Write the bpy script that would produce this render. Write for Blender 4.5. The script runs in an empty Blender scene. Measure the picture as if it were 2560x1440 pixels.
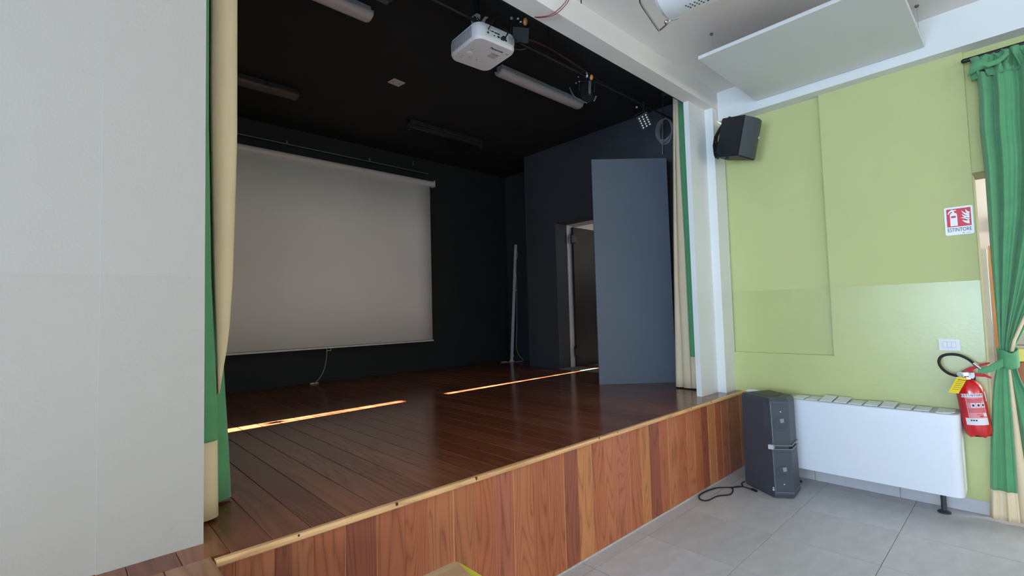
import bpy, bmesh, math, random
from mathutils import Vector, Matrix
random.seed(7)
PI = math.pi
SC = bpy.context.scene
COL = SC.collection

# ------------------------------------------------------------------ camera, world, sun, lights, exposure
cam = bpy.data.cameras.new('camera'); cam.sensor_width = 36.0; cam.sensor_fit = 'HORIZONTAL'
cam.lens = 36.0*1212.065/2560.0; cam.clip_start = .02; cam.clip_end = 200
camo = bpy.data.objects.new('camera', cam); COL.objects.link(camo); SC.camera = camo
_R = ((0.7298513654410904, -0.6830570174771741, -0.027387866637678976),
      (0.015410108208539965, 0.05649302804609791, -0.9982840609501806),
      (0.683432156785717, 0.7281769349940784, 0.05175749620927221))
_r, _d, _f = [Vector(v) for v in _R]
camo.matrix_world = Matrix(((_r.x, -_d.x, -_f.x, 0.0), (_r.y, -_d.y, -_f.y, -1.995),
                            (_r.z, -_d.z, -_f.z, 1.56), (0, 0, 0, 1)))

W = bpy.data.worlds.new('sky'); SC.world = W; W.use_nodes = True
wn = W.node_tree.nodes; wl = W.node_tree.links
sky = wn.new('ShaderNodeTexSky'); sky.sky_type = 'NISHITA'; sky.sun_disc = False
sky.sun_elevation = math.radians(18); sky.sun_rotation = math.radians(90)
wl.new(sky.outputs[0], wn['Background'].inputs[0]); wn['Background'].inputs[1].default_value = .12

SUN_EL = math.radians(17.4)
sl = bpy.data.lights.new('sun', 'SUN'); sl.energy = 230.0; sl.angle = .0035; sl.color = (1, .93, .82)
so = bpy.data.objects.new('sun', sl); COL.objects.link(so)
so.rotation_euler = Vector((-math.cos(SUN_EL), -.030, -math.sin(SUN_EL))).to_track_quat('-Z', 'Y').to_euler()
so.location = (20, 2.4, 8)

def area(name, loc, direction, sx, sy, power, color):
    l = bpy.data.lights.new(name, 'AREA'); l.shape = 'RECTANGLE'; l.size = sx; l.size_y = sy
    l.energy = power; l.color = color
    o = bpy.data.objects.new(name, l); COL.objects.link(o); o.location = loc
    o.rotation_euler = Vector(direction).to_track_quat('-Z', 'Z').to_euler()
    return o
DAY = (.58, .78, 1.04)
for y, pw in ((-1.5, 430), (-4.2, 165), (-6.9, 110)):
    area('window_daylight', (-5.93, y, 1.55), (1, 0, .22), 2.0, 2.1, pw, DAY)
for x in (-3.2, .4, 3.2):
    area('back_window_daylight', (x, -9.33, 1.75), (0, 1, .22), 1.8, 1.7, 54, (1.0, .94, .87))
area('next_room_fill', (7.0, -4.85, 1.9), (0, 1, 0), 2.2, 1.6, 140, (.95, .98, 1))  # added lamp, no window there; brightens the next room's white wall
area('corridor_fill', (6.9, 1.35, 2.7), (-.7, .9, -.5), .6, .5, 6, (1, .97, .95))  # added lamp without a real source; lights the stage door jamb

vs = SC.view_settings
vs.view_transform = 'Standard'; vs.look = 'None'; vs.gamma = 1; vs.use_curve_mapping = False; vs.exposure = 0.0
SC.cycles.max_bounces = 10; SC.cycles.diffuse_bounces = 6

# ------------------------------------------------------------------ materials
def lin(c):
    return tuple(((v/255)/12.92 if v/255 <= .04045 else ((v/255+.055)/1.055)**2.4) for v in c)
MATS = {}
def M(name, rgb=(128, 128, 128), rough=.6, spec=.5, metal=0, var=0, vscale=6, bump=0, bscale=60,
      coat=0, trans=0, objcol=False, emit=0, stretch=(1, 1, 1)):
    if name in MATS: return MATS[name]
    m = bpy.data.materials.new(name); m.use_nodes = True
    n = m.node_tree.nodes; l = m.node_tree.links; b = n['Principled BSDF']
    c = lin(rgb)
    b.inputs['Base Color'].default_value = (*c, 1); b.inputs['Roughness'].default_value = rough
    b.inputs['Specular IOR Level'].default_value = spec; b.inputs['Metallic'].default_value = metal
    b.inputs['Coat Weight'].default_value = coat; b.inputs['Transmission Weight'].default_value = trans
    tc = n.new('ShaderNodeTexCoord'); mp = n.new('ShaderNodeMapping'); mp.inputs['Scale'].default_value = stretch
    l.new(tc.outputs['Object'], mp.inputs[0])
    if var:
        t = n.new('ShaderNodeTexNoise'); t.inputs['Scale'].default_value = vscale; t.inputs['Detail'].default_value = 4
        l.new(mp.outputs[0], t.inputs['Vector'])
        r = n.new('ShaderNodeValToRGB')
        r.color_ramp.elements[0].position = .3; r.color_ramp.elements[1].position = .7
        r.color_ramp.elements[0].color = (*[v*(1-var) for v in c], 1)
        r.color_ramp.elements[1].color = (*[min(1, v*(1+var)) for v in c], 1)
        l.new(t.outputs[0], r.inputs[0]); l.new(r.outputs[0], b.inputs['Base Color'])
    if objcol:
        oi = n.new('ShaderNodeObjectInfo'); mx = n.new('ShaderNodeMixRGB'); mx.blend_type = 'MULTIPLY'
        mx.inputs[0].default_value = 1; l.new(oi.outputs['Color'], mx.inputs[2])
        if var: l.new(r.outputs[0], mx.inputs[1])
        else: mx.inputs[1].default_value = (*c, 1)
        l.new(mx.outputs[0], b.inputs['Base Color'])
    if bump:
        t2 = n.new('ShaderNodeTexNoise'); t2.inputs['Scale'].default_value = bscale; t2.inputs['Detail'].default_value = 3
        l.new(mp.outputs[0], t2.inputs['Vector'])
        bp = n.new('ShaderNodeBump'); bp.inputs['Strength'].default_value = bump; bp.inputs['Distance'].default_value = .01
        l.new(t2.outputs[0], bp.inputs['Height']); l.new(bp.outputs[0], b.inputs['Normal'])
    if emit:
        b.inputs['Emission Color'].default_value = (*c, 1); b.inputs['Emission Strength'].default_value = emit
    MATS[name] = m
    return m

def wood(name, axis, rough, spec=.5, contrast=.45, bump=.15, coat=0, dens=13, along=.9):
    """grain runs along axis; colour comes from each object's own colour"""
    m = bpy.data.materials.new(name); m.use_nodes = True
    n = m.node_tree.nodes; l = m.node_tree.links; b = n['Principled BSDF']
    tc = n.new('ShaderNodeTexCoord'); oi = n.new('ShaderNodeObjectInfo')
    add = n.new('ShaderNodeVectorMath'); add.operation = 'MULTIPLY_ADD'
    cmb = n.new('ShaderNodeCombineXYZ')
    for k in range(3): l.new(oi.outputs['Random'], cmb.inputs[k])
    add.inputs[1].default_value = (17.0, 23.0, 9.0)
    l.new(cmb.outputs[0], add.inputs[0]); l.new(tc.outputs['Object'], add.inputs[2])
    mp = n.new('ShaderNodeMapping'); sc = [9.0, 9.0, 9.0]; sc[axis] = along
    mp.inputs['Scale'].default_value = sc; l.new(add.outputs[0], mp.inputs[0])
    big = n.new('ShaderNodeTexNoise'); big.inputs['Scale'].default_value = .55; big.inputs['Detail'].default_value = 1.5
    l.new(mp.outputs[0], big.inputs['Vector'])
    mul = n.new('ShaderNodeMath'); mul.operation = 'MULTIPLY'; mul.inputs[1].default_value = dens
    l.new(big.outputs[0], mul.inputs[0])
    fr = n.new('ShaderNodeMath'); fr.operation = 'PINGPONG'; fr.inputs[1].default_value = .5
    l.new(mul.outputs[0], fr.inputs[0])
    mp2 = n.new('ShaderNodeMapping'); sc2 = [160.0]*3; sc2[axis] = 4.0
    mp2.inputs['Scale'].default_value = sc2; l.new(add.outputs[0], mp2.inputs[0])
    fine = n.new('ShaderNodeTexNoise'); fine.inputs['Scale'].default_value = 1; fine.inputs['Detail'].default_value = 3
    l.new(mp2.outputs[0], fine.inputs['Vector'])
    mix = n.new('ShaderNodeMath'); mix.operation = 'MULTIPLY_ADD'; mix.inputs[1].default_value = .55
    l.new(fine.outputs[0], mix.inputs[0])
    half = n.new('ShaderNodeMath'); half.operation = 'MULTIPLY'; half.inputs[1].default_value = 1.1
    l.new(fr.outputs[0], half.inputs[0]); l.new(half.outputs[0], mix.inputs[2])
    rp = n.new('ShaderNodeValToRGB')
    e = rp.color_ramp.elements
    k = 1-contrast
    e[0].position = .22; e[0].color = (k*.97, k*.85, k*.77, 1)
    e[1].position = .8; e[1].color = (1.12, 1.1, 1.08, 1)
    x = rp.color_ramp.elements.new(.42); x.color = (.97, .95, .93, 1)
    l.new(mix.outputs[0], rp.inputs[0])
    mx = n.new('ShaderNodeMixRGB'); mx.blend_type = 'MULTIPLY'; mx.inputs[0].default_value = 1
    l.new(oi.outputs['Color'], mx.inputs[1]); l.new(rp.outputs[0], mx.inputs[2])
    l.new(mx.outputs[0], b.inputs['Base Color'])
    b.inputs['Roughness'].default_value = rough; b.inputs['Specular IOR Level'].default_value = spec
    b.inputs['Coat Weight'].default_value = coat; b.inputs['Coat Roughness'].default_value = .12
    bp = n.new('ShaderNodeBump'); bp.inputs['Strength'].default_value = bump; bp.inputs['Distance'].default_value = .002
    l.new(mix.outputs[0], bp.inputs['Height']); l.new(bp.outputs[0], b.inputs['Normal'])
    MATS[name] = m
    return m

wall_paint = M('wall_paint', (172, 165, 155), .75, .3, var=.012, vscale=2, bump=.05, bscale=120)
wall_gloss = M('wall_gloss_paint', (167, 160, 150), .45, .4, var=.012, vscale=2, bump=.05, bscale=90)
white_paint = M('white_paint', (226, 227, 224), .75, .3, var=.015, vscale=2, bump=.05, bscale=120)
white_gloss = M('white_gloss_paint', (222, 223, 219), .45, .4, var=.015, vscale=2, bump=.05, bscale=90)
ceil_paint = M('ceiling_paint', (230, 223, 216), .85, .3, var=.02, vscale=3)
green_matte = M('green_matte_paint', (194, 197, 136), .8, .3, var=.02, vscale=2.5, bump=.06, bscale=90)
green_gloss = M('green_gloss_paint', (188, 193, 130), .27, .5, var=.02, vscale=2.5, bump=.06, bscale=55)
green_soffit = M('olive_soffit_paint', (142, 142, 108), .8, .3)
black_paint = M('black_wall_paint', (36, 39, 40), .8, .3, var=.12, vscale=3, bump=.06, bscale=60)
tile_mat = M('grey_stone_tile', (190, 190, 196), .42, .45, var=.08, vscale=5, bump=.03, bscale=30, objcol=True, stretch=(1, 2.5, 1))
grout = M('dark_grout', (124, 123, 122), .9, .2)
skirt_mat = M('skirting_tile', (190, 190, 192), .45, .4, var=.05, vscale=7)
front_wood = wood('pine_front_board', 2, .42, .45, .36, .10, dens=22, along=1.1)
floor_wood = wood('stage_floor_board', 1, .18, .5, .16, .008, dens=16, along=.5)
nose_wood = wood('pale_pine_nosing', 0, .4, .5, .25, .08)
worn_edge = M('worn_board_edge', (122, 80, 56), .35, .5)
tongue_wood = M('board_tongue', (206, 146, 96), .6, .3)
gap_dark = M('dark_gap', (40, 26, 20), .8, .3)
knot_mat = M('wood_knot', (70, 34, 20), .5, .4, var=.3, vscale=60)
caulk = M('pale_caulk', (186, 180, 172), .7, .3, var=.1, vscale=30)
side_lit_black = M('black_paint_side_lit', (62, 66, 71), .7, .35, var=.08, vscale=2, bump=.06, bscale=60)  # black wall paint, lightened and blued for light falling on the right wall
screen_mat = M('screen_fabric', (238, 235, 231), .9, .1, var=.01, vscale=2)
screen_case = M('screen_case_white', (206, 204, 202), .45, .5)
plastic_white = M('white_plastic', (226, 226, 224), .4, .5)
plastic_grey = M('grey_plastic', (164, 164, 166), .5, .5)
plastic_dirty = M('yellowed_plastic', (204, 196, 194), .35, .5, var=.06, vscale=10, stretch=(1, 8, 8))
plastic_black = M('black_plastic', (26, 27, 29), .45, .5, bump=.05, bscale=300)
rubber = M('black_rubber', (30, 30, 32), .55, .4)
metal = M('zinc_metal', (190, 190, 192), .3, .5, 1)
dark_metal = M('black_metal', (30, 31, 33), .5, .5, .3)
batten_black = M('painted_black_batten', (46, 46, 47), .4, .5)
green_cloth = M('green_cotton_cloth', (94, 156, 108), .92, .15, var=.05, vscale=14, bump=.12, bscale=500)
green_cloth.node_tree.nodes['Principled BSDF'].inputs['Sheen Weight'].default_value = .25
beige_cloth = M('cream_cotton_cloth', (228, 208, 172), .92, .15, var=.03, vscale=20, bump=.12, bscale=500, stretch=(1, 1, .2))
dark_cloth = M('dark_green_lining', (34, 58, 44), .95, .1)
flat_mat = M('slate_board', (96, 104, 112), .6, .4, var=.04, vscale=2)
door_mat = M('black_door_paint', (24, 26, 27), .6, .5, var=.2, vscale=5, stretch=(6, 6, .6), bump=.05, bscale=40)
frame_white = M('white_frame_paint', (206, 204, 202), .6, .4, var=.06, vscale=9)
stone = M('grey_threshold_stone', (128, 126, 112), .6, .4, var=.1, vscale=20)
coil_white = M('fan_coil_enamel', (228, 232, 238), .32, .5)
coil_grey = M('vent_grey_plastic', (186, 192, 196), .5, .4)
red_paint = M('red_enamel', (206, 22, 30), .22, .6, coat=.4)
yellow_card = M('yellow_card', (238, 204, 30), .6, .3)
label_white = M('label_white', (232, 222, 226), .5, .4)
ink = M('dark_ink', (54, 60, 72), .6, .3)
ink_red = M('label_red', (200, 40, 52), .5, .4)
ink_pale = M('pale_red_print', (226, 142, 146), .5, .4)
sign_red = M('sign_red', (218, 38, 62), .4, .4)
sign_white = M('sign_white', (240, 244, 246), .35, .5)
grille_mat = M('speaker_grille', (60, 68, 76), .5, .5, bump=.25, bscale=900)
led_mat = M('led_lens', (236, 236, 240), .15, .8)
orange_wood = M('orange_shelf_wood', (200, 142, 78), .5, .4, var=.1, vscale=6, stretch=(4, 4, .6))
brown_panel = M('brown_counter_wood', (176, 112, 84), .5, .4, var=.08, vscale=6, stretch=(4, 4, .6))
yellow_edge = M('yellow_laminate', (232, 226, 116), .45, .4)
grey_top = M('grey_counter_top', (176, 170, 160), .5, .4, var=.05, vscale=10)
tan_wood = wood('tan_plywood', 0, .45, .4, .12, .05)
red_lever = M('red_lever_paint', (196, 24, 32), .5, .3)
amber = M('amber_gel', (220, 150, 70), .3, .6)
red_wire = M('red_wire', (120, 60, 58), .5, .4)
red_dull = M('dusty_red_cable', (74, 42, 40), .6, .3)
grey_cable = M('grey_cable', (150, 146, 146), .5, .4)
cream_cord = M('cream_cord', (176, 170, 158), .6, .3)
pole_white = M('white_pole_paint', (222, 226, 232), .45, .5)
ceil_white_room = M('room_white', (232, 228, 224), .8, .3)
hole_dark = M('vent_hole', (66, 66, 66), .8, .2)

# ------------------------------------------------------------------ mesh helpers
def bm_new(): return bmesh.new()
def box(bm, x0, x1, y0, y1, z0, z1, bev=0, seg=1):
    x0, x1 = min(x0, x1), max(x0, x1); y0, y1 = min(y0, y1), max(y0, y1); z0, z1 = min(z0, z1), max(z0, z1)
    v = [bm.verts.new(p) for p in ((x0, y0, z0), (x1, y0, z0), (x1, y1, z0), (x0, y1, z0), (x0, y0, z1), (x1, y0, z1), (x1, y1, z1), (x0, y1, z1))]
    fs = [bm.faces.new([v[i] for i in q]) for q in ((3, 2, 1, 0), (4, 5, 6, 7), (0, 1, 5, 4), (1, 2, 6, 5), (2, 3, 7, 6), (3, 0, 4, 7))]
    if bev:
        es = {e for f in fs for e in f.edges}
        bmesh.ops.bevel(bm, geom=list(es), offset=bev, segments=seg, profile=.5, affect='EDGES')
    return bm
def prism(bm, pts, z0, z1, top=None):
    """pts: xy outline counter-clockwise; top: optional outline at z1"""
    top = top or pts
    a = [bm.verts.new((p[0], p[1], z0)) for p in pts]; b = [bm.verts.new((p[0], p[1], z1)) for p in top]
    n = len(pts)
    bm.faces.new(a[::-1]); bm.faces.new(b)
    for i in range(n): bm.faces.new((a[i], a[(i+1) % n], b[(i+1) % n], b[i]))
    return bm
def extr(bm, pts3, vec):
    """closed 3-D outline extruded by vec"""
    a = [bm.verts.new(p) for p in pts3]; b = [bm.verts.new(Vector(p)+Vector(vec)) for p in pts3]
    n = len(a)
    bm.faces.new(a[::-1]); bm.faces.new(b)
    for i in range(n): bm.faces.new((a[i], a[(i+1) % n], b[(i+1) % n], b[i]))
    bmesh.ops.recalc_face_normals(bm, faces=bm.faces[:])
    return bm
def frame_of(d):
    d = Vector(d).normalized(); u = d.orthogonal().normalized(); return u, d.cross(u)
def cyl(bm, p0, p1, r0, r1=None, seg=16, caps=True):
    r1 = r0 if r1 is None else r1
    p0, p1 = Vector(p0), Vector(p1); u, w = frame_of(p1-p0)
    A = [bm.verts.new(p0+r0*(math.cos(t)*u+math.sin(t)*w)) for t in [2*PI*i/seg for i in range(seg)]]
    B = [bm.verts.new(p1+r1*(math.cos(t)*u+math.sin(t)*w)) for t in [2*PI*i/seg for i in range(seg)]]
    for i in range(seg): bm.faces.new((A[i], A[(i+1) % seg], B[(i+1) % seg], B[i]))
    if caps: bm.faces.new(A[::-1]); bm.faces.new(B)
    return bm
def spline(pts, n=8):
    P = [Vector(p) for p in pts]; out = []
    for i in range(len(P)-1):
        p0, p1, p2, p3 = P[max(i-1, 0)], P[i], P[i+1], P[min(i+2, len(P)-1)]
        for k in range(n):
            t = k/n
            out.append(.5*((2*p1)+(p2-p0)*t+(2*p0-5*p1+4*p2-p3)*t*t+(3*p1-p0-3*p2+p3)*t**3))
    out.append(P[-1]); return out
def tube(bm, pts, r, seg=8, smooth=0, closed=False):
    P = spline(pts, smooth) if smooth else [Vector(p) for p in pts]
    rings = []; N = len(P); u = None
    for i in range(N):
        d = (P[min(i+1, N-1)]-P[max(i-1, 0)])
        if d.length < 1e-9: d = Vector((0, 0, 1))
        d.normalize()
        u = d.orthogonal().normalized() if u is None else (u-d*u.dot(d)).normalized()
        w = d.cross(u)
        rr = r[i] if isinstance(r, (list, tuple)) else r
        rings.append([bm.verts.new(P[i]+rr*(math.cos(2*PI*k/seg)*u+math.sin(2*PI*k/seg)*w)) for k in range(seg)])
    for i in range(N-1):
        for k in range(seg): bm.faces.new((rings[i][k], rings[i][(k+1) % seg], rings[i+1][(k+1) % seg], rings[i+1][k]))
    bm.faces.new(rings[0][::-1]); bm.faces.new(rings[-1])
    return bm
def lathe(bm, prof, c, axis=(0, 0, 1), seg=24):
    """prof: (radius, height) pairs along axis from c"""
    c = Vector(c); a = Vector(axis).normalized(); u, w = frame_of(a); rings = []
    for r, h in prof:
        rings.append([bm.verts.new(c+a*h+r*(math.cos(2*PI*k/seg)*u+math.sin(2*PI*k/seg)*w)) for k in range(seg)])
    for i in range(len(rings)-1):
        for k in range(seg): bm.faces.new((rings[i][k], rings[i][(k+1) % seg], rings[i+1][(k+1) % seg], rings[i+1][k]))
    bm.faces.new(rings[0][::-1]); bm.faces.new(rings[-1])
    return bm
def sphere(bm, c, r, sx=1, sy=1, sz=1, seg=12):
    m = Matrix.Translation(c) @ Matrix.Diagonal((sx, sy, sz, 1))
    bmesh.ops.create_uvsphere(bm, u_segments=seg, v_segments=max(6, seg//2), radius=r, matrix=m); return bm
def grid(bm, rows, thick=0):
    V = [[bm.verts.new(p) for p in r] for r in rows]
    for i in range(len(V)-1):
        for k in range(len(V[0])-1): bm.faces.new((V[i][k], V[i][k+1], V[i+1][k+1], V[i+1][k]))
    return bm
def quad(bm, *p): bm.faces.new([bm.verts.new(q) for q in p]); return bm
def polyf(bm, pts): bm.faces.new([bm.verts.new(q) for q in pts]); return bm

def obj(name, bm, mat, parent=None, smooth=False, color=None, angle=40, solid=0):
    bmesh.ops.recalc_face_normals(bm, faces=bm.faces[:]) if not smooth or True else None
    me = bpy.data.meshes.new(name); bm.to_mesh(me); bm.free()
    o = bpy.data.objects.new(name, me); COL.objects.link(o)
    me.materials.append(mat)
    if smooth:
        for p in me.polygons: p.use_smooth = True
        if angle:
            try: me.set_sharp_from_angle(angle=math.radians(angle))
            except Exception: pass
    if parent: attach(o, parent)
    if color: o.color = (*lin(color), 1)
    if solid:
        md = o.modifiers.new('thickness', 'SOLIDIFY'); md.thickness = solid; md.offset = 0
    return o
LOC = {}
def world_of(p): return LOC.get(p.name, Matrix.Identity(4))
def attach(o, parent):
    o.parent = parent
    o.matrix_parent_inverse = world_of(parent).inverted()
    LOC.setdefault(o.name, Matrix.Identity(4))
def thing(name, label, cat, loc, group=None, kind=None):
    o = bpy.data.objects.new(name, None); COL.objects.link(o); o.location = loc
    o.empty_display_size = .1
    LOC[o.name] = Matrix.Translation(loc)
    return tag(o, label, cat, group, kind)
def tag(o, label, cat=None, group=None, kind=None):
    if label: o['label'] = label
    if cat: o['category'] = cat
    if group: o['group'] = group
    if kind: o['kind'] = kind
    return o
def struct(name, bm, mat, label, cat=None, parent=None, **k):
    o = obj(name, bm, mat, parent, **k)
    if not parent: tag(o, label, cat, None, 'structure')
    return o
def text(name, s, mat, size, origin, right, up, parent, sx=1.0, align='CENTER', thick=.0004, bold=0):
    c = bpy.data.curves.new(name, 'FONT'); c.body = s; c.size = size; c.align_x = align; c.align_y = 'CENTER'
    c.extrude = thick; c.offset = bold; c.resolution_u = 3
    o = bpy.data.objects.new(name, c); COL.objects.link(o); c.materials.append(mat)
    r, u = Vector(right).normalized(), Vector(up).normalized(); nn = r.cross(u)
    mw = Matrix(((r.x*sx, u.x, nn.x, origin[0]), (r.y*sx, u.y, nn.y, origin[1]), (r.z*sx, u.z, nn.z, origin[2]), (0, 0, 0, 1)))
    o.matrix_world = mw
    me = bpy.data.meshes.new_from_object(o); bpy.data.objects.remove(o); bpy.data.curves.remove(c)
    o = bpy.data.objects.new(name, me); COL.objects.link(o); o.matrix_world = mw
    if not me.materials: me.materials.append(mat)
    if parent:
        o.parent = parent; o.matrix_parent_inverse = world_of(parent).inverted()
    return o

# ================================================================== SETTING
ZS = .735
XR = 4.955
# ---- hall floor: sub-floor slab with separate tiles
fl = struct('floor', box(bm_new(), -6.2, 5.3, -9.6, .3, -.12, -.006), grout, 'grey stone tile floor of the hall below the stage', 'floor')
tb = box(bm_new(), -.2985, .2985, -.2985, .2985, -.0055, 0, .0012)
tile0 = obj('tile', tb, tile_mat, fl)
first = True
xs = [3.0+.6*k for k in range(-7, 4)]
for ix in range(len(xs)):
    for iy in range(8):
        x = xs[ix]+.3; y = -.10-.3-.6*iy
        w = 1
        if x > 4.9: w = (4.945-4.8)/.6; x = 4.8+(4.945-4.8)/2+.001
        if first: o = tile0; first = False
        else:
            o = tile0.copy(); COL.objects.link(o)
        o.location = (x, y, 0); o.scale = (w*.998, 1, 1); k = random.uniform(.93, 1.05); o.color = (k, k*.995, k*.985, 1)
for ix in range(len(xs)):   # cut row against the stage front
    x = xs[ix]+.3; w = 1
    if x > 4.9: w = (4.945-4.8)/.6; x = 4.8+(4.945-4.8)/2+.001
    o = tile0.copy(); COL.objects.link(o); o.location = (x, -.0525, 0); o.scale = (w*.998, .155, 1); o.color = (.97, .96, .95, 1)
bb = bm_new()
box(bb, -6.1, -1.25, -9.5, .15, -.0055, 0); box(bb, -1.25, 4.945, -9.5, -4.92, -.0055, 0)
o = obj('far_tiles', bb, tile_mat, fl); o.color = (1, 1, 1, 1)

# ---- hall walls
b = bm_new()
box(b, -6.2, .104, .168, .34, 0, 3.76); box(b, .104, .41, .16, .34, 0, 3.76)
wlf = bm_new()
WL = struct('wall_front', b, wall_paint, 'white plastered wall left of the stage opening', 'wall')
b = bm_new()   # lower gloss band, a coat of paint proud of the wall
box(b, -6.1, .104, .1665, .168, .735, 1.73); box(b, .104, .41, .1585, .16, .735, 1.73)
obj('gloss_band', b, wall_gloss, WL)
b = bm_new(); box(b, 4.39, 4.735, .14, .189, ZS, 3.56); box(b, 4.735, XR+.02, .06, .189, ZS, 3.56); box(b, 4.79, XR+.3, .189, .34, ZS, 3.56)
WP = struct('wall_pilaster', b, white_paint, 'white stepped pilaster right of the stage opening', 'pilaster')
b = bm_new(); box(b, 4.3885, 4.735, .1385, .1888, ZS, 1.715); box(b, 4.7335, XR, .0585, .2, ZS, 1.715)
obj('gloss_band', b, white_gloss, WP)
b = bm_new(); box(b, -6.2, 5.2, .05, .19, 3.55, 4.02)
struct('trim_1', b, ceil_paint, 'white header beam above the stage opening', 'beam')
b = bm_new(); box(b, -6.2, 5.4, -9.6, .06, 3.73, 3.85)
CE = struct('ceiling', b, ceil_paint, 'white ceiling of the hall', 'ceiling')
b = bm_new(); box(b, 4.84, 5.3, -9.5, .055, 3.435, 3.735)
struct('trim_2', b, white_paint, 'white downstand beam along the top of the green wall', 'beam')
# right wall: proud masonry with a shallow recessed panel, recess and opening for the curtained doorway
b = bm_new()
box(b, XR, 5.25, -1.752, -.80, 0, 3.44); box(b, XR, 5.25, -.80, .3, 0, 1.113)
box(b, XR+.04, 5.25, -.80, .3, 1.113, 3.44)
box(b, XR+.03, 5.25, -3.3, -1.752, 2.515, 3.44); box(b, XR, 5.25, -9.5, -3.3, 0, 3.44)
RW = struct('wall_right', b, green_matte, 'pale green side wall with a recessed panel', 'wall')
b = bm_new()
box(b, XR-.0015, XR, -1.7525, -.80, .09, 1.708); box(b, XR-.0015, XR, -.80, .06, .09, 1.112)
box(b, XR+.0385, XR+.04, -.80, .06, 1.1135, 1.712)
obj('gloss_band', b, green_gloss, RW)
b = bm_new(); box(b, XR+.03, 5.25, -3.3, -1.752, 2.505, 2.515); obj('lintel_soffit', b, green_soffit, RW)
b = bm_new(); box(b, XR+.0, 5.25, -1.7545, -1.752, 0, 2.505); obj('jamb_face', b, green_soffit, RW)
sk = bm_new(); box(sk, XR-.008, XR, -1.752, -.001, 0, .002)
SK = struct('baseboard_right', sk, grout, 'grey tile skirting along the foot of the green wall', 'skirting')
sb = box(bm_new(), -.009, 0, -.2985, .2985, .001, .098, .0015)
s0 = obj('skirting_tile', sb, skirt_mat, SK)
for i, (yc, hl) in enumerate(((-.3, 1), (-.9, 1), (-1.476, .92))):
    o = s0 if i == 0 else s0.copy()
    if i: COL.objects.link(o)
    o.location = (XR, yc, 0); o.scale = (1, hl*.998, 1)
b = bm_new(); extr(b, [(XR-.003, -.03, .735), (XR-.003, -.10, .722), (XR-.003, -.20, .745), (XR-.003, -.12, .757), (XR-.003, -.06, .752)], (.0014, 0, 0)); obj('bare_plaster_patch', b, white_paint, RW)
# hall side and back walls with daylight windows
b = bm_new()
ys = [(-9.6, -7.95), (-5.85, -5.25), (-3.15, -2.55), (-.45, .3)]
for a, c in ys: box(b, -6.2, -6.0, a, c, 0, 3.8)
for a, c in ((-7.95, -5.85), (-5.25, -3.15), (-2.55, -.45)):
    box(b, -6.2, -6.0, a, c, 0, .45); box(b, -6.2, -6.0, a, c, 2.85, 3.8)
struct('wall_left', b, white_paint, 'white window wall of the hall', 'wall')
b = bm_new()
for a, c in ((-6.2, -4.15), (-2.25, -.55), (1.35, 2.25), (4.15, 5.3)): box(b, a, c, -9.6, -9.4, 0, 3.8)
for a, c in ((-4.15, -2.25), (-.55, 1.35), (2.25, 4.15)):
    box(b, a, c, -9.6, -9.4, 0, .85); box(b, a, c, -9.6, -9.4, 2.65, 3.8)
struct('wall_back', b, white_paint, 'white rear wall of the hall', 'wall')
def window(i, x0, x1, y0, y1, z0, z1):
    b = bm_new(); t = .05
    if abs(x1-x0) < abs(y1-y0):
        for (a, c) in ((y0, y0+t), (y1-t, y1), ((y0+y1)/2-t/2, (y0+y1)/2+t/2)): box(b, x0, x1, a, c, z0, z1)
        for (a, c) in ((z0, z0+t), (z1-t, z1)): box(b, x0, x1, y0, y1, a, c)
    else:
        for (a, c) in ((x0, x0+t), (x1-t, x1), ((x0+x1)/2-t/2, (x0+x1)/2+t/2)): box(b, a, c, y0, y1, z0, z1)
        for (a, c) in ((z0, z0+t), (z1-t, z1)): box(b, x0, x1, y0, y1, a, c)
    w = struct('window_%d' % i, b, frame_white, 'white window frame of the hall', 'window')
    b = bm_new()
    if abs(x1-x0) < abs(y1-y0): quad(b, ((x0+x1)/2, y0, z0), ((x0+x1)/2, y1, z0), ((x0+x1)/2, y1, z1), ((x0+x1)/2, y0, z1))
    else: quad(b, (x0, (y0+y1)/2, z0), (x1, (y0+y1)/2, z0), (x1, (y0+y1)/2, z1), (x0, (y0+y1)/2, z1))
    obj('pane', b, M('window_glass', (250, 252, 252), .0, .5, trans=1), w)
k = 1
for a, c in ((-7.95, -5.85), (-5.25, -3.15), (-2.55, -.45)): window(k, -6.12, -6.04, a, c, .45, 2.85); k += 1
for a, c in ((-4.15, -2.25), (-.55, 1.35), (2.25, 4.15)): window(k, a, c, -9.52, -9.44, .85, 2.65); k += 1

# ---- stage shell (black box)
b = bm_new(); box(b, -.7, 6.2, 4.36, 4.55, .5, 4.1)
struct('wall_stage_back', b, black_paint, 'black painted back wall of the stage', 'wall')
b = bm_new(); box(b, -.7, -.5, .3, 4.4, .5, 4.1)
struct('wall_stage_left', b, black_paint, 'black painted left wall of the stage', 'wall')
b = bm_new()
box(b, 5.32, 5.57, .25, 1.87, .5, 4.1); box(b, 5.32, 5.57, 2.71, 3.32, .5, 4.1); box(b, 5.32, 5.57, 1.87, 2.71, 2.86, 4.1)
box(b, 5.57, 6.2, 3.12, 3.32, .5, 4.1); box(b, 5.86, 6.2, 3.32, 4.4, .5, 4.1)
SR = struct('wall_stage_right', b, side_lit_black, 'black painted right wall of the stage with a doorway', 'wall')
b = bm_new(); box(b, -.7, 6.2, .19, 4.55, 4.0, 4.12)
struct('ceiling_stage', b, black_paint, 'black painted ceiling of the stage', 'ceiling')
b = bm_new(); box(b, -.5, 5.35, .191, .2, 3.5505, 4.0); box(b, 4.93, 5.35, .345, .36, ZS, 4.0)
struct('trim_3', b, black_paint, 'black painted rear face of the header beam', 'beam')
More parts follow.
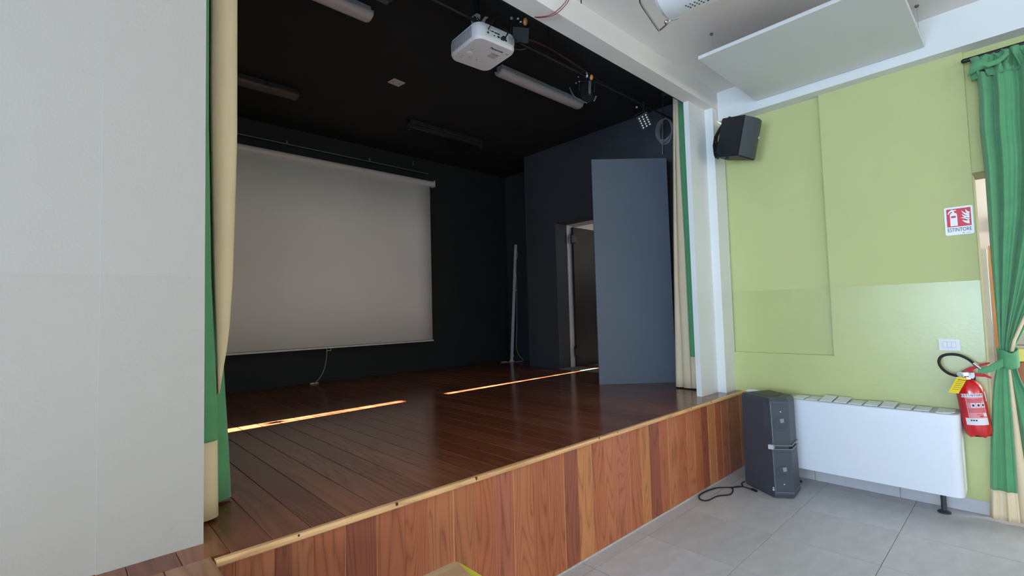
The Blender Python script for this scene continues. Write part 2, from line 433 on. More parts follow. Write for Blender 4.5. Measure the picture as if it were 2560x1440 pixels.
# ---- stage floor boards
b = bm_new(); box(b, -.65, 6.1, .095, 4.36, .5, ZS-.024); box(b, -.7, .41, -.55, .02, .0, ZS-.024)
SF = struct('floor_stage', b, gap_dark, 'dark varnished board floor of the stage', 'floor')
def plank_mesh(name, w, L, mat):
    h = w/2-.0007; c = .0019; t = .022
    P = [(-h, -t), (h, -t), (h, -c), (h-c, 0), (-h+c, 0), (-h, -c)]
    b = bm_new(); a = [b.verts.new((x, 0, z)) for x, z in P]; d = [b.verts.new((x, L, z)) for x, z in P]
    b.faces.new(a); b.faces.new(d[::-1])
    for i in range(6): b.faces.new((a[i], d[i], d[(i+1) % 6], a[(i+1) % 6]))
    o = obj(name, b, mat, SF); o.data.materials.append(worn_edge)
    for p in o.data.polygons:
        if .3 < p.normal.z < .95: p.material_index = 1
    return o
PW = .1415
pl0 = plank_mesh('plank', PW, 4.36-.0, floor_wood); firstp = True
x = 5.27+.748-PW*36
X0 = .748-PW*2.0
n = 0
xx = X0-PW*6
tones = [(128, 72, 48), (118, 64, 42), (134, 80, 52), (122, 70, 46), (110, 58, 38), (130, 78, 54)]
while xx < 5.9:
    xc = xx+PW/2
    o = pl0 if firstp else pl0.copy()
    if not firstp: COL.objects.link(o)
    firstp = False
    y0 = .0 if xc > .42 else .02
    o.location = (xc, y0, ZS); o.color = (*lin(random.choice(tones)), 1)
    n += 1; xx += PW
# landing in front of the white wall, boards worn paler
lm = plank_mesh('landing_plank', .137, .57, floor_wood)
lw = [(-.62), (-.483), (-.346), (-.209), (-.072), (.065), (.202), (.339)]
for i, xc in enumerate(lw):
    o = lm if i == 0 else lm.copy()
    if i: COL.objects.link(o)
    o.location = (xc, -.55, ZS-.0005); o.color = (*lin(random.choice([(150, 106, 78), (138, 94, 68), (160, 116, 86)])), 1)
# ---- stage front boards
b = bm_new(); box(b, .42, XR, .003, .09, .0, .708)
FR = struct('wall_stage_front', b, tongue_wood, 'vertical pine boards cladding the front of the stage', 'stage front')
def fboard():
    w = .1405/2-.0010; c = .003; t = .016; H = .709
    P = [(-w, t), (-w, c), (-w+c, 0), (w-c, 0), (w, c), (w, t)]
    b = bm_new(); a = [b.verts.new((x, y, .012)) for x, y in P]; d = [b.verts.new((x, y, H)) for x, y in P]
    b.faces.new(a[::-1]); b.faces.new(d)
    for i in range(6): b.faces.new((a[i], a[(i+1) % 6], d[(i+1) % 6], d[i]))
    return obj('board', b, front_wood, FR)
f0 = fboard()
edges = [.425, .477, .612, .67, .756, .887, 1.03, 1.165, 1.295, 1.441, 1.578, 1.712, 1.848, 1.992, 2.132, 2.267, 2.395, 2.543, 2.675, 2.823, 2.967,
         3.112, 3.231, 3.373, 3.504, 3.652, 3.797, 3.934, 4.064, 4.194, 4.33, 4.459, 4.607, 4.733, 4.879, 4.952]
RB, MB_, OC, DK, PK = (170, 98, 64), (176, 108, 72), (186, 122, 76), (142, 78, 56), (172, 102, 76)
bc = [RB, MB_, DK, MB_, RB, DK, RB, RB, MB_, MB_, RB, PK, MB_, RB, RB, DK, OC, RB, MB_, PK, RB, OC, DK, RB, MB_, RB, MB_, RB, DK, OC, RB, PK, PK, RB, PK, DK]
for i in range(len(edges)-1):
    w = edges[i+1]-edges[i]
    o = f0 if i == 0 else f0.copy()
    if i: COL.objects.link(o)
    o.location = ((edges[i]+edges[i+1])/2, random.uniform(-.001, .001), 0); gp = .005 if i in (8, 11, 14, 19, 23, 26, 28, 29, 30, 31, 33) else 0; o.location.x -= gp/2; o.scale = ((w-gp)/.1405, 1, 1)
    c = bc[i]; kk = random.uniform(.95, 1.05); o.color = (*[v*kk for v in lin(c)], 1)
b = bm_new(); box(b, .43, XR-.01, -.006, .0, 0, .012)
obj('caulk_line', b, caulk, FR)
# nosing along the stage edge
NT = None
b = bm_new()
prof = [(0.0, ZS-.026), (-.022, ZS-.026), (-.028, ZS-.0245), (-.0315, ZS-.020), (-.032, ZS-.008), (-.030, ZS-.0025), (-.025, ZS+.001), (-.012, ZS+.0015), (-.005, ZS+.0008), (0.0, ZS-.002)]
def nosing(bm, xa, xb):
    a = [bm.verts.new((xa, y, z)) for y, z in prof]; d = [bm.verts.new((xb, y, z)) for y, z in prof]
    bm.faces.new(a[::-1]); bm.faces.new(d)
    for i in range(len(prof)): bm.faces.new((a[i], a[(i+1) % len(prof)], d[(i+1) % len(prof)], d[i]))
nosing(b, .412, 1.557)
NT = struct('trim_4', b, nose_wood, 'pale pine nosing along the front edge of the stage', 'nosing', smooth=True, angle=22)
NT.color = (*lin((218, 172, 120)), 1)
for xa, xb in ((1.5585, 3.839), (3.8405, 5.02)):
    b = bm_new(); nosing(b, xa, xb); o = obj('nosing_length', b, nose_wood, NT, smooth=True, angle=22); o.color = (*lin((214, 166, 114)), 1)
for xk, s in ((.688, .7), (1.109, 1), (1.56, 1), (2.586, .8), (2.791, .7), (3.84, .8), (4.208, .9), (2.15, .5), (.9, .4)):
    b = sphere(bm_new(), (xk, -.0295, ZS-.006), .010*s, .8, .35, 1.0, 10); obj('knot', b, knot_mat, NT, smooth=True, angle=0)

# ---- corridor behind the stage door
b = bm_new(); box(b, 5.57, 8.3, 1.0, 3.12, .5, .728)
struct('floor_corridor', b, stone, 'grey stone floor of the passage behind the stage door', 'floor')
b = bm_new(); box(b, 5.30, 5.66, 1.87, 2.71, .60, ZS+.003)
struct('trim_5', b, stone, 'grey stone threshold of the stage doorway', 'threshold')
b = bm_new(); box(b, 5.571, 8.5, .8, 3.12, 3.3, 3.4); box(b, 5.57, 8.5, .8, 1.0, .4, 3.4); box(b, 5.57, 8.5, 3.0, 3.12, .4, 3.4)
struct('ceiling_corridor', b, ceil_white_room, 'white shell of the passage behind the stage door', 'ceiling')
# outer wall; unseen leaves added in it, their gap shaping the sun streak
xo = 8.3
def yc(z): return 2.405
b = bm_new()
box(b, xo, xo+.1, .8, 2.0, .4, 3.4); box(b, xo, xo+.1, 2.75, 3.12, .4, 3.4); box(b, xo, xo+.1, 2.0, 2.75, 3.12, 3.4)
struct('wall_corridor', b, ceil_white_room, 'white outer wall of the passage', 'wall')
z0, z1 = .73, 3.12
def slitleaf(side):
    b = bm_new()
    # gap widens towards the top
    g0, gm, g1 = .018, .024, .085
    zm = 1.9
    s = side
    c0 = 2.400
    pts = [(xo, c0+s*g0, z0), (xo, c0+s*gm, zm), (xo, c0+s*g1*(.62 if s < 0 else 1.05), z1), (xo, 2.78 if s > 0 else 1.97, z1), (xo, 2.78 if s > 0 else 1.97, z0)]
    return extr(b, pts, (.04, 0, 0))
D2 = struct('door_sun_slit', slitleaf(1), frame_white, 'white unseen door leaves added to shape the sun streak', 'door')
obj('door_leaf', slitleaf(-1), frame_white, D2)  # second added leaf; its slanted edge sets the streak width
b = bm_new(); box(b, xo-.02, xo+.06, 2.3, 2.52, 2.415, 2.56); obj('streak_gap_block', b, frame_white, D2)  # unseen block added to break the sun streak
b = bm_new(); box(b, xo-.02, xo+.06, 2.392, 2.46, 2.925, 2.948); obj('streak_dim_block', b, frame_white, D2)  # small unseen block added to dim part of the streak
b = bm_new(); box(b, xo-.01, xo+.05, 2.388, 2.402, 2.77, 2.925); obj('streak_split_bar', b, frame_white, D2)  # thin unseen bar added to split the streak in two

# ---- next room seen past the curtain
b = bm_new(); box(b, 8.1, 8.3, -5.2, 1.0, 0, 3.4); box(b, 5.25, 8.3, -5.2, -5.0, 0, 3.4); box(b, 5.25, 8.3, -.6, -.45, 0, 3.4)
struct('wall_next_room', b, ceil_white_room, 'white wall of the room behind the green curtain', 'wall')
b = bm_new(); box(b, 5.25, 8.3, -5.2, -.45, 3.2, 3.4); struct('ceiling_next_room', b, ceil_white_room, 'white ceiling of the next room', 'ceiling')
b = bm_new(); box(b, XR+.01, 8.3, -5.2, -.45, -.12, -.001); struct('floor_next_room', b, tile_mat, 'grey floor of the next room', 'floor')
bpy.data.objects['floor_next_room'].color = (1, 1, 1, 1)
b = bm_new(); box(b, 6.5, 6.58, -1.737, -1.66, 0, 2.05); box(b, 6.5, 6.58, -1.66, -.6, 0, 3.2)
struct('trim_6', b, frame_white, 'pale grey post and partition inside the next room', 'post')

# ================================================================== DOORWAY OF THE STAGE
D1 = thing('door_1', 'black stage door leaf opened back into its white-edged doorway', 'door', (5.65, 2.70, ZS), kind='structure')
b = bm_new(); box(b, 5.66, 6.48, 2.655, 2.695, ZS+.008, 2.83, .003); DL = obj('door_leaf', b, door_mat, D1)
for z in (.96, 2.65):
    b = bm_new(); cyl(b, (5.635, 2.672, z-.075), (5.635, 2.672, z+.075), .014); box(b, 5.60, 5.72, 2.640, 2.652, z-.055, z+.055, .002)
    obj('hinge', b, dark_metal, DL, smooth=True)
FRM = thing('trim_7', 'white painted frame inside the black stage doorway', 'door frame', (5.62, 2.71, ZS), kind='structure')
b = bm_new(); box(b, 5.572, 5.66, 2.70, 2.73, ZS, 2.9); obj('jamb', b, frame_white, FRM)
for i in range(3):
    b = bm_new(); box(b, 5.572+.06*i, 5.63+.06*i, 1.85, 2.70, 2.858-.006*i, 2.95); obj('head_rail', b, frame_white, FRM)
b = bm_new(); box(b, 5.572, 5.66, 1.85, 1.88, ZS, 2.9); obj('jamb', b, frame_white, FRM)

# tall slate board standing at an angle beside the doorway
fp = thing('stage_flat', 'tall slate grey stage flat standing at an angle before the doorway', 'stage flat', (4.75, 1.05, ZS))
ax = Vector((5.075-4.427, .765-1.338, 0)); L = ax.length; ax.normalize(); nrm = Vector((-ax.y, ax.x, 0))
if nrm.y < 0: nrm = -nrm
P0 = Vector((4.427, 1.338, ZS+.001))
b = bm_new(); extr(b, [P0, P0+ax*L, P0+ax*L+nrm*.028, P0+nrm*.028], (0, 0, 2.553)); obj('board', b, flat_mat, fp)
b = bm_new()
for s in (.12, L-.18): extr(b, [P0+ax*s+nrm*.029, P0+ax*(s+.06)+nrm*.029, P0+ax*(s+.06)+nrm*.07, P0+ax*s+nrm*.07], (0, 0, 2.4))
obj('batten', b, gap_dark, fp)
b = bm_new(); q = P0+ax*(L*.5)
extr(b, [q+nrm*.071, q+nrm*.45, q+nrm*.45+Vector((0, 0, .04)), q+nrm*.11+Vector((0, 0, 1.5)), q+nrm*.071+Vector((0, 0, 1.5))], ax*.03); obj('brace', b, gap_dark, fp)

# ================================================================== PROJECTION SCREEN
ps = thing('projection_screen', 'large white pull-down projection screen hanging on the black back wall', 'projection screen', (2.6, 4.22, 3.6))
SX0, SX1 = 1.0, 4.207
b = bm_new(); lathe(b, [(.030, 0), (.046, .004), (.046, SX1-SX0-.004), (.030, SX1-SX0)], (SX0, 4.2, 3.575), (1, 0, 0), 20)
obj('roller_case', b, screen_case, ps, smooth=True)
b = bm_new(); box(b, SX1-.012, SX1+.006, 4.15, 4.25, 3.525, 3.628, .006); obj('end_cap', b, screen_case, ps)
b = bm_new(); box(b, SX0-.006, SX0+.012, 4.15, 4.25, 3.525, 3.628, .006); obj('end_cap', b, screen_case, ps)
b = bm_new(); grid(b, [[(SX0+.07+(4.128-SX0-.07)*i/12, 4.182+.004*math.sin(i*.9), z) for i in range(13)] for z in (3.56, 2.8, 2.0, 1.2)])
obj('fabric', b, screen_mat, ps, smooth=True, angle=0, solid=.0012)
b = bm_new(); box(b, SX0+.05, 4.145, 4.172, 4.192, 1.172, 1.196, .004); obj('bottom_bar', b, screen_case, ps)
b = bm_new(); tube(b, [(2.52, 4.182, 1.172), (2.52, 4.182, 1.146), (2.575, 4.182, 1.146), (2.575, 4.182, 1.172)], .004, 6); obj('pull_handle', b, screen_case, ps, smooth=True)
b = bm_new(); tube(b, [(2.523, 4.182, 1.147), (2.515, 4.185, 1.05), (2.495, 4.19, .93), (2.45, 4.21, .82), (2.40, 4.24, .755), (2.375, 4.25, .742)], .004, 6, 5); obj('pull_cord', b, cream_cord, ps, smooth=True)
b = bm_new(); box(b, 2.33, 2.385, 4.235, 4.262, ZS+.001, ZS+.018, .004); box(b, 2.40, 2.44, 4.25, 4.268, ZS+.001, ZS+.014, .003); obj('cord_toggle', b, cream_cord, ps)
for xb in (1.5, 2.6, 3.7):
    b = bm_new(); box(b, xb-.02, xb+.02, 4.235, 4.361, 3.575, 3.60); box(b, xb-.03, xb+.03, 4.345, 4.3605, 3.54, 3.64); obj('wall_bracket', b, dark_metal, ps)
# pipe rail above the screen
pr = thing('pipe_rail', 'thin dark pipe rail fixed to the black wall just above the projection screen', 'pipe rail', (2.9, 4.3, 3.77))
b = bm_new(); cyl(b, (.9, 4.3, 3.772), (4.18, 4.3, 3.762), .0085, seg=10); obj('pipe', b, M('dull_dark_pipe', (96, 98, 100), .5, .4), pr, smooth=True)
for xb in (2.075, 3.2):
    b = bm_new(); box(b, xb-.008, xb+.012, 4.29, 4.361, 3.762, 3.812); obj('wall_clip', b, M('dull_dark_pipe'), pr)
b = bm_new(); box(b, 3.94, 3.955, 4.345, 4.3605, 3.86, 3.93)
tag(obj('wall_hook', b, M('dull_dark_pipe'), None), 'small dark hook on the black wall above the right end of the screen pipe', 'hook')

# ================================================================== CEILING LIGHTS OF THE STAGE
def batten(xa, xb, y, label, matb, matd, name, cover=True):
    t = thing(name, label, 'ceiling light', ((xa+xb)/2, y, 4.0), 'ceiling battens of the stage')
    b = bm_new(); box(b, xa+.02, xb-.02, y-.045, y+.045, 3.945, 3.999, .006); obj('housing', b, matb, t)
    if cover:
        b = bm_new(); n = 14; rows = []
        for xk, s in ((xa, .35), (xa+.012, .85), (xa+.03, 1), (xb-.03, 1), (xb-.012, .85), (xb, .35)):
            r = []
            for i in range(n+1):
                a = PI*i/n
                r.append((xk, y-.062*s**.5*math.cos(a), 3.948-.052*s*math.sin(a)**.7))
            rows.append(r)
        grid(b, rows); obj('diffuser', b, matd, t, smooth=True, angle=50, solid=.003)
        b = bm_new(); box(b, xa+.01, xb-.01, y-.066, y-.058, 3.94, 3.956, .002); box(b, xa+.01, xb-.01, y+.058, y+.066, 3.94, 3.956, .002); obj('rim', b, matb, t)
        for dx in (.18, .95):
            b = bm_new(); box(b, xa+dx, xa+dx+.045, y-.073, y-.063, 3.93, 3.975, .002); obj('clip', b, matb, t)
        b = bm_new(); cyl(b, (xa+.08, y, 3.925), (xb-.08, y, 3.925), .013, seg=10); obj('tube', b, plastic_white, t, smooth=True)
    else:
        b = bm_new(); box(b, xa, xb, y-.02, y+.02, 3.905, 3.946, .004); obj('tray', b, matb, t)
        for q in (xa+.02, xb-.05):
            b = bm_new(); box(b, q, q+.03, y-.02, y+.02, 3.87, 3.907, .003); obj('lamp_holder', b, matd, t)
    return t
batten(3.12, 4.395, 1.445, 'dusty white fluorescent batten on the black ceiling right of the projector', plastic_grey, plastic_dirty, 'fluorescent_light')
batten(.51, 1.785, 1.455, 'white fluorescent batten with clear shiny cover at the top left of the stage ceiling', plastic_grey, plastic_dirty, 'fluorescent_light')
batten(.57, 1.845, 3.24, 'black painted lamp batten on the ceiling above the left half of the screen', batten_black, M('old_brown_cover', (74, 66, 60), .5, .4), 'fluorescent_light')
batten(3.12, 4.33, 3.15, 'bare black lamp batten on the ceiling above the right end of the screen', batten_black, batten_black, 'fluorescent_light', False)
t = thing('ceiling_plate', 'small white blanking plate with two screws on the black stage ceiling', 'cover plate', (2.54, 2.39, 4.0))
b = bm_new(); box(b, 2.475, 2.615, 2.335, 2.45, 3.991, 4.0, .003)
R_ = Matrix.Translation((2.54, 2.39, 0)) @ Matrix.Rotation(.12, 4, 'Z') @ Matrix.Translation((-2.54, -2.39, 0))
b.transform(R_); obj('plate', b, M('dusty_plate', (206, 196, 194), .5, .4), t)
for dx in (-.035, .035):
    b = bm_new(); cyl(b, (2.54+dx, 2.39, 3.988), (2.54+dx, 2.39, 3.9915), .006, seg=8); obj('screw', b, knot_mat, t)
t = thing('ceiling_heater', 'dark grey grilled unit at the top edge beyond the left fluorescent batten', 'vent', (1.7, .95, 4.0))
b = bm_new(); box(b, 1.50, 1.79, .80, 1.20, 3.93, 3.999, .006); obj('casing', b, M('dark_grey_casing', (84, 90, 92), .6, .4), t)
for i in range(9):
    b = bm_new(); box(b, 1.56+.022*i, 1.568+.022*i, .83, 1.15, 3.916, 3.931); obj('bar', b, M('dark_grey_casing'), t)
b = bm_new(); box(b, 1.50, 1.79, 1.16, 1.205, 3.912, 3.935, .003); obj('front_rim', b, M('dark_grey_casing'), t)
b = bm_new(); box(b, 1.775, 1.79, .80, 1.2, 3.912, 3.935, .003); obj('side_rim', b, M('dark_grey_casing'), t)

# ================================================================== LIGHTING PIPE, LAMPS, PROJECTOR
lp = thing('lighting_pipe', 'thin black lighting pipe running across the stage ceiling behind the white beam', 'pipe', (2.7, .71, 3.745))
b = bm_new(); cyl(b, (-.3, .71, 3.744), (5.2, .71, 3.744), .011, seg=10); obj('pipe', b, M('grey_black_pipe', (38, 40, 42), .5, .4), lp, smooth=True)
for xb in (.4, 1.4, 3.05, 4.95):
    b = bm_new(); cyl(b, (xb, .71, 3.75), (xb, .71, 4.0), .007, seg=8); obj('drop_rod', b, dark_metal, lp, smooth=True)
# projector
pj = thing('projector', 'white ceiling projector hanging upside down behind the white beam', 'projector', (2.36, .78, 3.62))
PM = Matrix.Translation((2.362, .782, 0)) @ Matrix.Rotation(-.07, 4, 'Z') @ Matrix.Translation((-2.362, -.782, 0))
def pb(name, bm, mat, par=None, **k): bm.transform(PM); return obj(name, bm, mat, par or pj, **k)
def rrect(x0, x1, y0, y1, r, n=5):
    out = []
    for cx, cy, a in ((x1-r, y1-r, 0), (x0+r, y1-r, 90), (x0+r, y0+r, 180), (x1-r, y0+r, 270)):
        for i in range(n+1):
            t = math.radians(a+90*i/n); out.append((cx+r*math.cos(t), cy+r*math.sin(t)))
    return out
proj_white = M('projector_white', (226, 220, 218), .5, .4)
b = bm_new()
lo, mi, hi = rrect(2.186, 2.540, .594, .972, .06), rrect(2.176, 2.550, .584, .982, .065), rrect(2.181, 2.545, .589, .977, .062)
prism(b, lo, 3.55, 3.568, mi); prism(b, mi, 3.568, 3.645, mi); prism(b, mi, 3.645, 3.672, hi)
pb('body', b, proj_white, smooth=True, angle=30)
for i in range(16):   # left side slots
    y = .66+.0165*i
    b = bm_new(); box(b, 2.1735, 2.1775, y, y+.006, 3.575, 3.655); pb('vent_slot', b, M('slot_shadow', (120, 120, 118), .7, .3))
for i in range(8):
    b = bm_new(); box(b, 2.462+.0075*i, 2.4655+.0075*i, .5825, .5855, 3.588, 3.645); pb('vent_slot', b, M('vent_grey_slot', (150, 150, 150), .7, .3))
b = bm_new(); box(b, 2.245, 2.44, .5815, .586, 3.58, 3.652, .002); CP = pb('connector_panel', b, M('panel_pale', (206, 212, 208), .5, .4))
for xk, zk, w, h in ((2.262, 3.598, .014, .012), (2.285, 3.622, .006, .006), (2.30, 3.622, .022, .007), (2.33, 3.62, .022, .008), (2.355, 3.62, .02, .009), (2.27, 3.622, .006, .006),
                     (2.355, 3.596, .02, .012), (2.385, 3.594, .03, .012), (2.42, 3.594, .024, .01), (2.32, 3.596, .012, .006)):
    b = bm_new(); box(b, xk, xk+w, .579, .583, zk, zk+h); pb('socket', b, rubber, CP)
b = bm_new(); tube(b, [(2.27, .58, 3.63), (2.28, .555, 3.655), (2.315, .57, 3.71), (2.34, .66, 3.73)], .0045, 6, 5); pb('video_cable', b, rubber, smooth=True)
b = bm_new(); tube(b, [(2.40, .579, 3.60), (2.405, .545, 3.602), (2.42, .54, 3.64), (2.425, .60, 3.70), (2.42, .68, 3.738)], .006, 6, 5); box(b, 2.385, 2.415, .55, .582, 3.588, 3.608, .002); pb('power_cable', b, rubber, smooth=True)
b = bm_new(); lathe(b, [(.021, 0), (.024, .003), (.024, .005), (.015, .006)], (2.262, .815, 3.551), (0, 0, -1), 20); pb('levelling_foot', b, plastic_white, smooth=True)
b = bm_new(); lathe(b, [(.045, 0), (.042, .02), (.036, .022)], (2.30, .981, 3.61), (0, 1, 0), 20); pb('lens', b, M('lens_glass', (24, 26, 34), .08, .8), smooth=True)
lab = M('rating_label', (182, 176, 174), .6, .3)
for x0, x1, y0, y1 in ((2.395, 2.465, .70, .735), (2.395, 2.465, .738, .772), (2.49, 2.515, .652, .668)):
    b = bm_new(); box(b, x0, x1, y0, y1, 3.5486, 3.5502); pb('rating_label', b, lab)
ro = text('lettering', 'Panasonic', ink, .030, (0, 0, 0), (1, 0, 0), (0, 1, 0), None, 1.0, bold=.0004)
v = PM @ Vector((2.405, .655, 3.5488))
rt = Matrix.Rotation(-.07, 4, 'Z')
mw = Matrix(((-1, 0, 0, v.x), (0, 1, 0, v.y), (0, 0, -1, v.z), (0, 0, 0, 1)))
mw = Matrix.Translation(v) @ rt @ Matrix(((1, 0, 0, 0), (0, -1, 0, 0), (0, 0, -1, 0), (0, 0, 0, 1)))
ro.matrix_world = mw; ro.parent = pj; ro.matrix_parent_inverse = world_of(pj).inverted()
for (x, y, w) in ((2.40, .622, .05),):
    b = bm_new(); box(b, x-w/2, x+w/2, y-.003, y+.003, 3.5487, 3.5502); pb('model_print', b, lab)
for (x, y, s) in ((2.24, .90, .012), (2.30, .86, .01), (2.245, .76, .01), (2.235, .865, .008)):
    b = bm_new(); box(b, x-s, x+s, y-s*.4, y+s*.4, 3.5487, 3.5502); pb('bottom_mark', b, lab)
b = bm_new(); cyl(b, (2.36, .86, 3.5485), (2.36, .86, 3.551), .004, seg=8); pb('screw', b, hole_dark)
# ceiling bracket of the projector
b = bm_new(); extr(b, [(2.237, .76, 3.793), (2.297, .76, 3.849), (2.332, .76, 3.851), (2.326, .76, 3.769), (2.31, .76, 3.67), (2.262, .76, 3.67), (2.252, .76, 3.73)], (0, .006, 0)); obj('bracket_plate', b, M('bracket_grey', (190, 192, 194), .45, .5), pj)
b = bm_new(); extr(b, [(2.413, .76, 3.865), (2.384, .76, 3.831), (2.360, .76, 3.763), (2.365, .76, 3.67), (2.32, .76, 3.67), (2.318, .76, 3.752), (2.341, .76, 3.803), (2.38, .76, 3.858)], (0, .006, 0)); obj('bracket_arm', b, M('bracket_grey'), pj)
b = bm_new(); cyl(b, (2.275, .755, 3.80), (2.275, .759, 3.80), .016, seg=12); obj('bracket_hole', b, hole_dark, pj)
b = bm_new(); cyl(b, (2.33, .80, 3.67), (2.33, .80, 4.0), .02, seg=12); pb('drop_pole', b, dark_metal, smooth=True)
b = bm_new(); box(b, 2.24, 2.42, .72, .88, 3.669, 3.682); pb('mount_plate', b, M('bracket_grey'))
b = bm_new(); tube(b, [(2.27, .71, 3.78), (2.30, .70, 3.745), (2.29, .70, 3.71), (2.33, .70, 3.69)], .005, 6, 5); pb('loose_cable', b, rubber, smooth=True)

def stage_lamp(name, label, px, zc, tilt, yaw, kind, roll=0):
    t = thing(name, label, 'stage light', (px, .71, zc))
    T = Matrix.Translation((px, .71, zc)) @ Matrix.Rotation(yaw, 4, 'Z') @ Matrix.Rotation(tilt, 4, 'X') @ Matrix.Rotation(roll, 4, 'Y')
    def p(nm, bm, mt, par=None, **k): bm.transform(T); return obj(nm, bm, mt, par or t, **k)
    if kind == 'flood':
        b = bm_new(); box(b, -.06, .06, -.035, .035, -.05, .05, .008); p('housing', b, plastic_black)
        b = bm_new(); box(b, -.066, .066, -.047, -.035, -.056, .056, .003); ffr = p('front_frame', b, M('lamp_grey', (70, 74, 76), .5, .5))
        for i in range(11):
            b = bm_new(); box(b, -.058+.0106*i, -.054+.0106*i, -.049, -.044, -.05, .05); p('grille_bar', b, M('lamp_grey'), ffr)
        b = bm_new(); box(b, -.004, .004, -.051, -.046, -.05, .05); p('centre_bar', b, M('lamp_grey'), ffr)
        b = bm_new(); tube(b, [(-.075, 0, 0), (-.075, 0, .09), (.075, 0, .09), (.075, 0, 0)], .006, 6); p('yoke', b, dark_metal)
        b = bm_new(); tube(b, [(-.16, .01, .03), (-.15, .0, -.03), (-.08, -.01, -.085), (.0, 0, -.10), (.06, .02, -.085)], .005, 6, 5); p('safety_cable', b, M('lamp_grey'), smooth=True)
        b = bm_new(); sphere(b, (.028, -.065, .095), .024, .8, .8, 1.2); p('amber_connector', b, amber, smooth=True)
        b = bm_new(); box(b, -.012, .004, -.05, -.03, .09, .10, .002); box(b, -.035, -.02, -.05, -.03, .11, .122, .002); p('clamp_screw', b, led_mat)
        b = bm_new(); sphere(b, (-.075, -.02, .12), .012); p('clamp_knob', b, plastic_grey, smooth=True)
    elif kind == 'spot':
        b = bm_new(); lathe(b, [(.03, -.09), (.05, -.08), (.055, .05), (.058, .06), (.048, .06)], (0, 0, -.02), (0, -.5, -.85), 16); p('barrel', b, plastic_black, smooth=True)
        b = bm_new(); box(b, -.012, .012, -.075, -.06, -.05, .08, .003); p('yoke_arm', b, M('lamp_grey'))
        b = bm_new(); tube(b, [(-.075, 0, 0), (-.075, 0, .085), (.075, 0, .085), (.075, 0, 0)], .006, 6); p('yoke', b, dark_metal)
        b = bm_new(); tube(b, [(-.17, .0, .02), (-.14, -.02, -.05), (-.08, -.02, -.085), (.0, -.02, -.11)], .006, 6, 5); p('safety_cable', b, M('lamp_grey'), smooth=True)
        b = bm_new(); sphere(b, (.01, -.075, .105), .021, .8, .8, 1.2); p('amber_connector', b, amber, smooth=True)
        b = bm_new(); box(b, -.034, -.022, -.07, -.05, .105, .13, .002); box(b, -.037, -.025, -.07, -.05, .138, .15, .002); p('clamp_screw', b, led_mat)
        for q in ((-.10, -.03, .11), (-.09, -.03, .07), (-.12, -.03, .055)):
            b = bm_new(); sphere(b, q, .006); p('clamp_knob', b, plastic_grey, smooth=True)
        b = bm_new(); extr(b, [(.04, -.07, -.10), (.055, -.07, -.10), (.075, -.07, -.05), (.06, -.07, -.05)], (0, .004, 0)); p('barn_door', b, M('lamp_grey'))
    else:
        b = bm_new(); box(b, -.062, .062, -.02, .02, -.075, .075, .004); p('housing', b, M('lamp_grey'))
        b = bm_new(); box(b, -.057, .057, -.023, -.0195, -.07, .07, .001); fpn = p('front_panel', b, plastic_black)
        for i in range(3):
            for k in range(5):
                b = bm_new(); lathe(b, [(.010, 0), (.0085, .004), (.004, .006)], (-.037+.037*i, -.022, -.055+.0275*k), (0, -1, 0), 10); p('led', b, led_mat, fpn, smooth=True)
        b = bm_new(); tube(b, [(-.07, 0, 0), (-.07, 0, .10), (.07, 0, .10), (.07, 0, 0)], .005, 6); p('yoke', b, dark_metal)
        b = bm_new(); sphere(b, (-.01, .0, .17), .012); p('clamp_knob', b, plastic_grey, smooth=True)
    b = bm_new()
    top = (px, .71, 3.756) if zc < 3.74 else (px, .71, 3.735)
    cyl(b, (px, .71, min(zc, 3.74)), (px, .71, max(zc, 3.76)+.02), .010, seg=10); box(b, px-.02, px+.02, .685, .735, 3.722, 3.768, .004)
    obj('clamp', b, dark_metal, t)
    return t
stage_lamp('flood_light', 'black grilled flood light with an amber bulb clamped beside the projector', 2.70, 3.80, .35, -.55, 'flood')
stage_lamp('spot_light', 'small black spot light with an amber bulb above the end of the right fluorescent batten', 3.56, 3.60, .2, -.5, 'spot')
stage_lamp('led_light', 'black panel light with rows of round white LEDs near the right end of the pipe', 4.54, 3.57, .62, -.8, 'led', -.5)
b = bm_new()
tube(b, [(2.70, .70, 3.752), (2.773, .63, 3.756), (2.99, .62, 3.751), (3.20, .62, 3.732), (3.384, .62, 3.712), (3.46, .69, 3.735)], .0045, 6, 6)
tube(b, [(2.72, .70, 3.752), (2.80, .64, 3.76), (3.05, .61, 3.74), (3.3, .62, 3.735), (3.588, .64, 3.715), (3.9, .695, 3.745)], .004, 6, 6)
tag(obj('red_cable', b, red_dull, None, smooth=True), 'dull red cable pair sagging between the lamps behind the white beam', 'cable')
b = bm_new()
tube(b, [(2.85, .203, 3.80), (3.3, .28, 3.71), (3.7, .31, 3.69), (4.1, .28, 3.70), (4.5, .203, 3.77)], .004, 6, 6)
tag(obj('black_cable', b, M('grey_black_pipe'), None, smooth=True), 'dark cable sagging along the rear of the white beam to the panel light', 'cable')
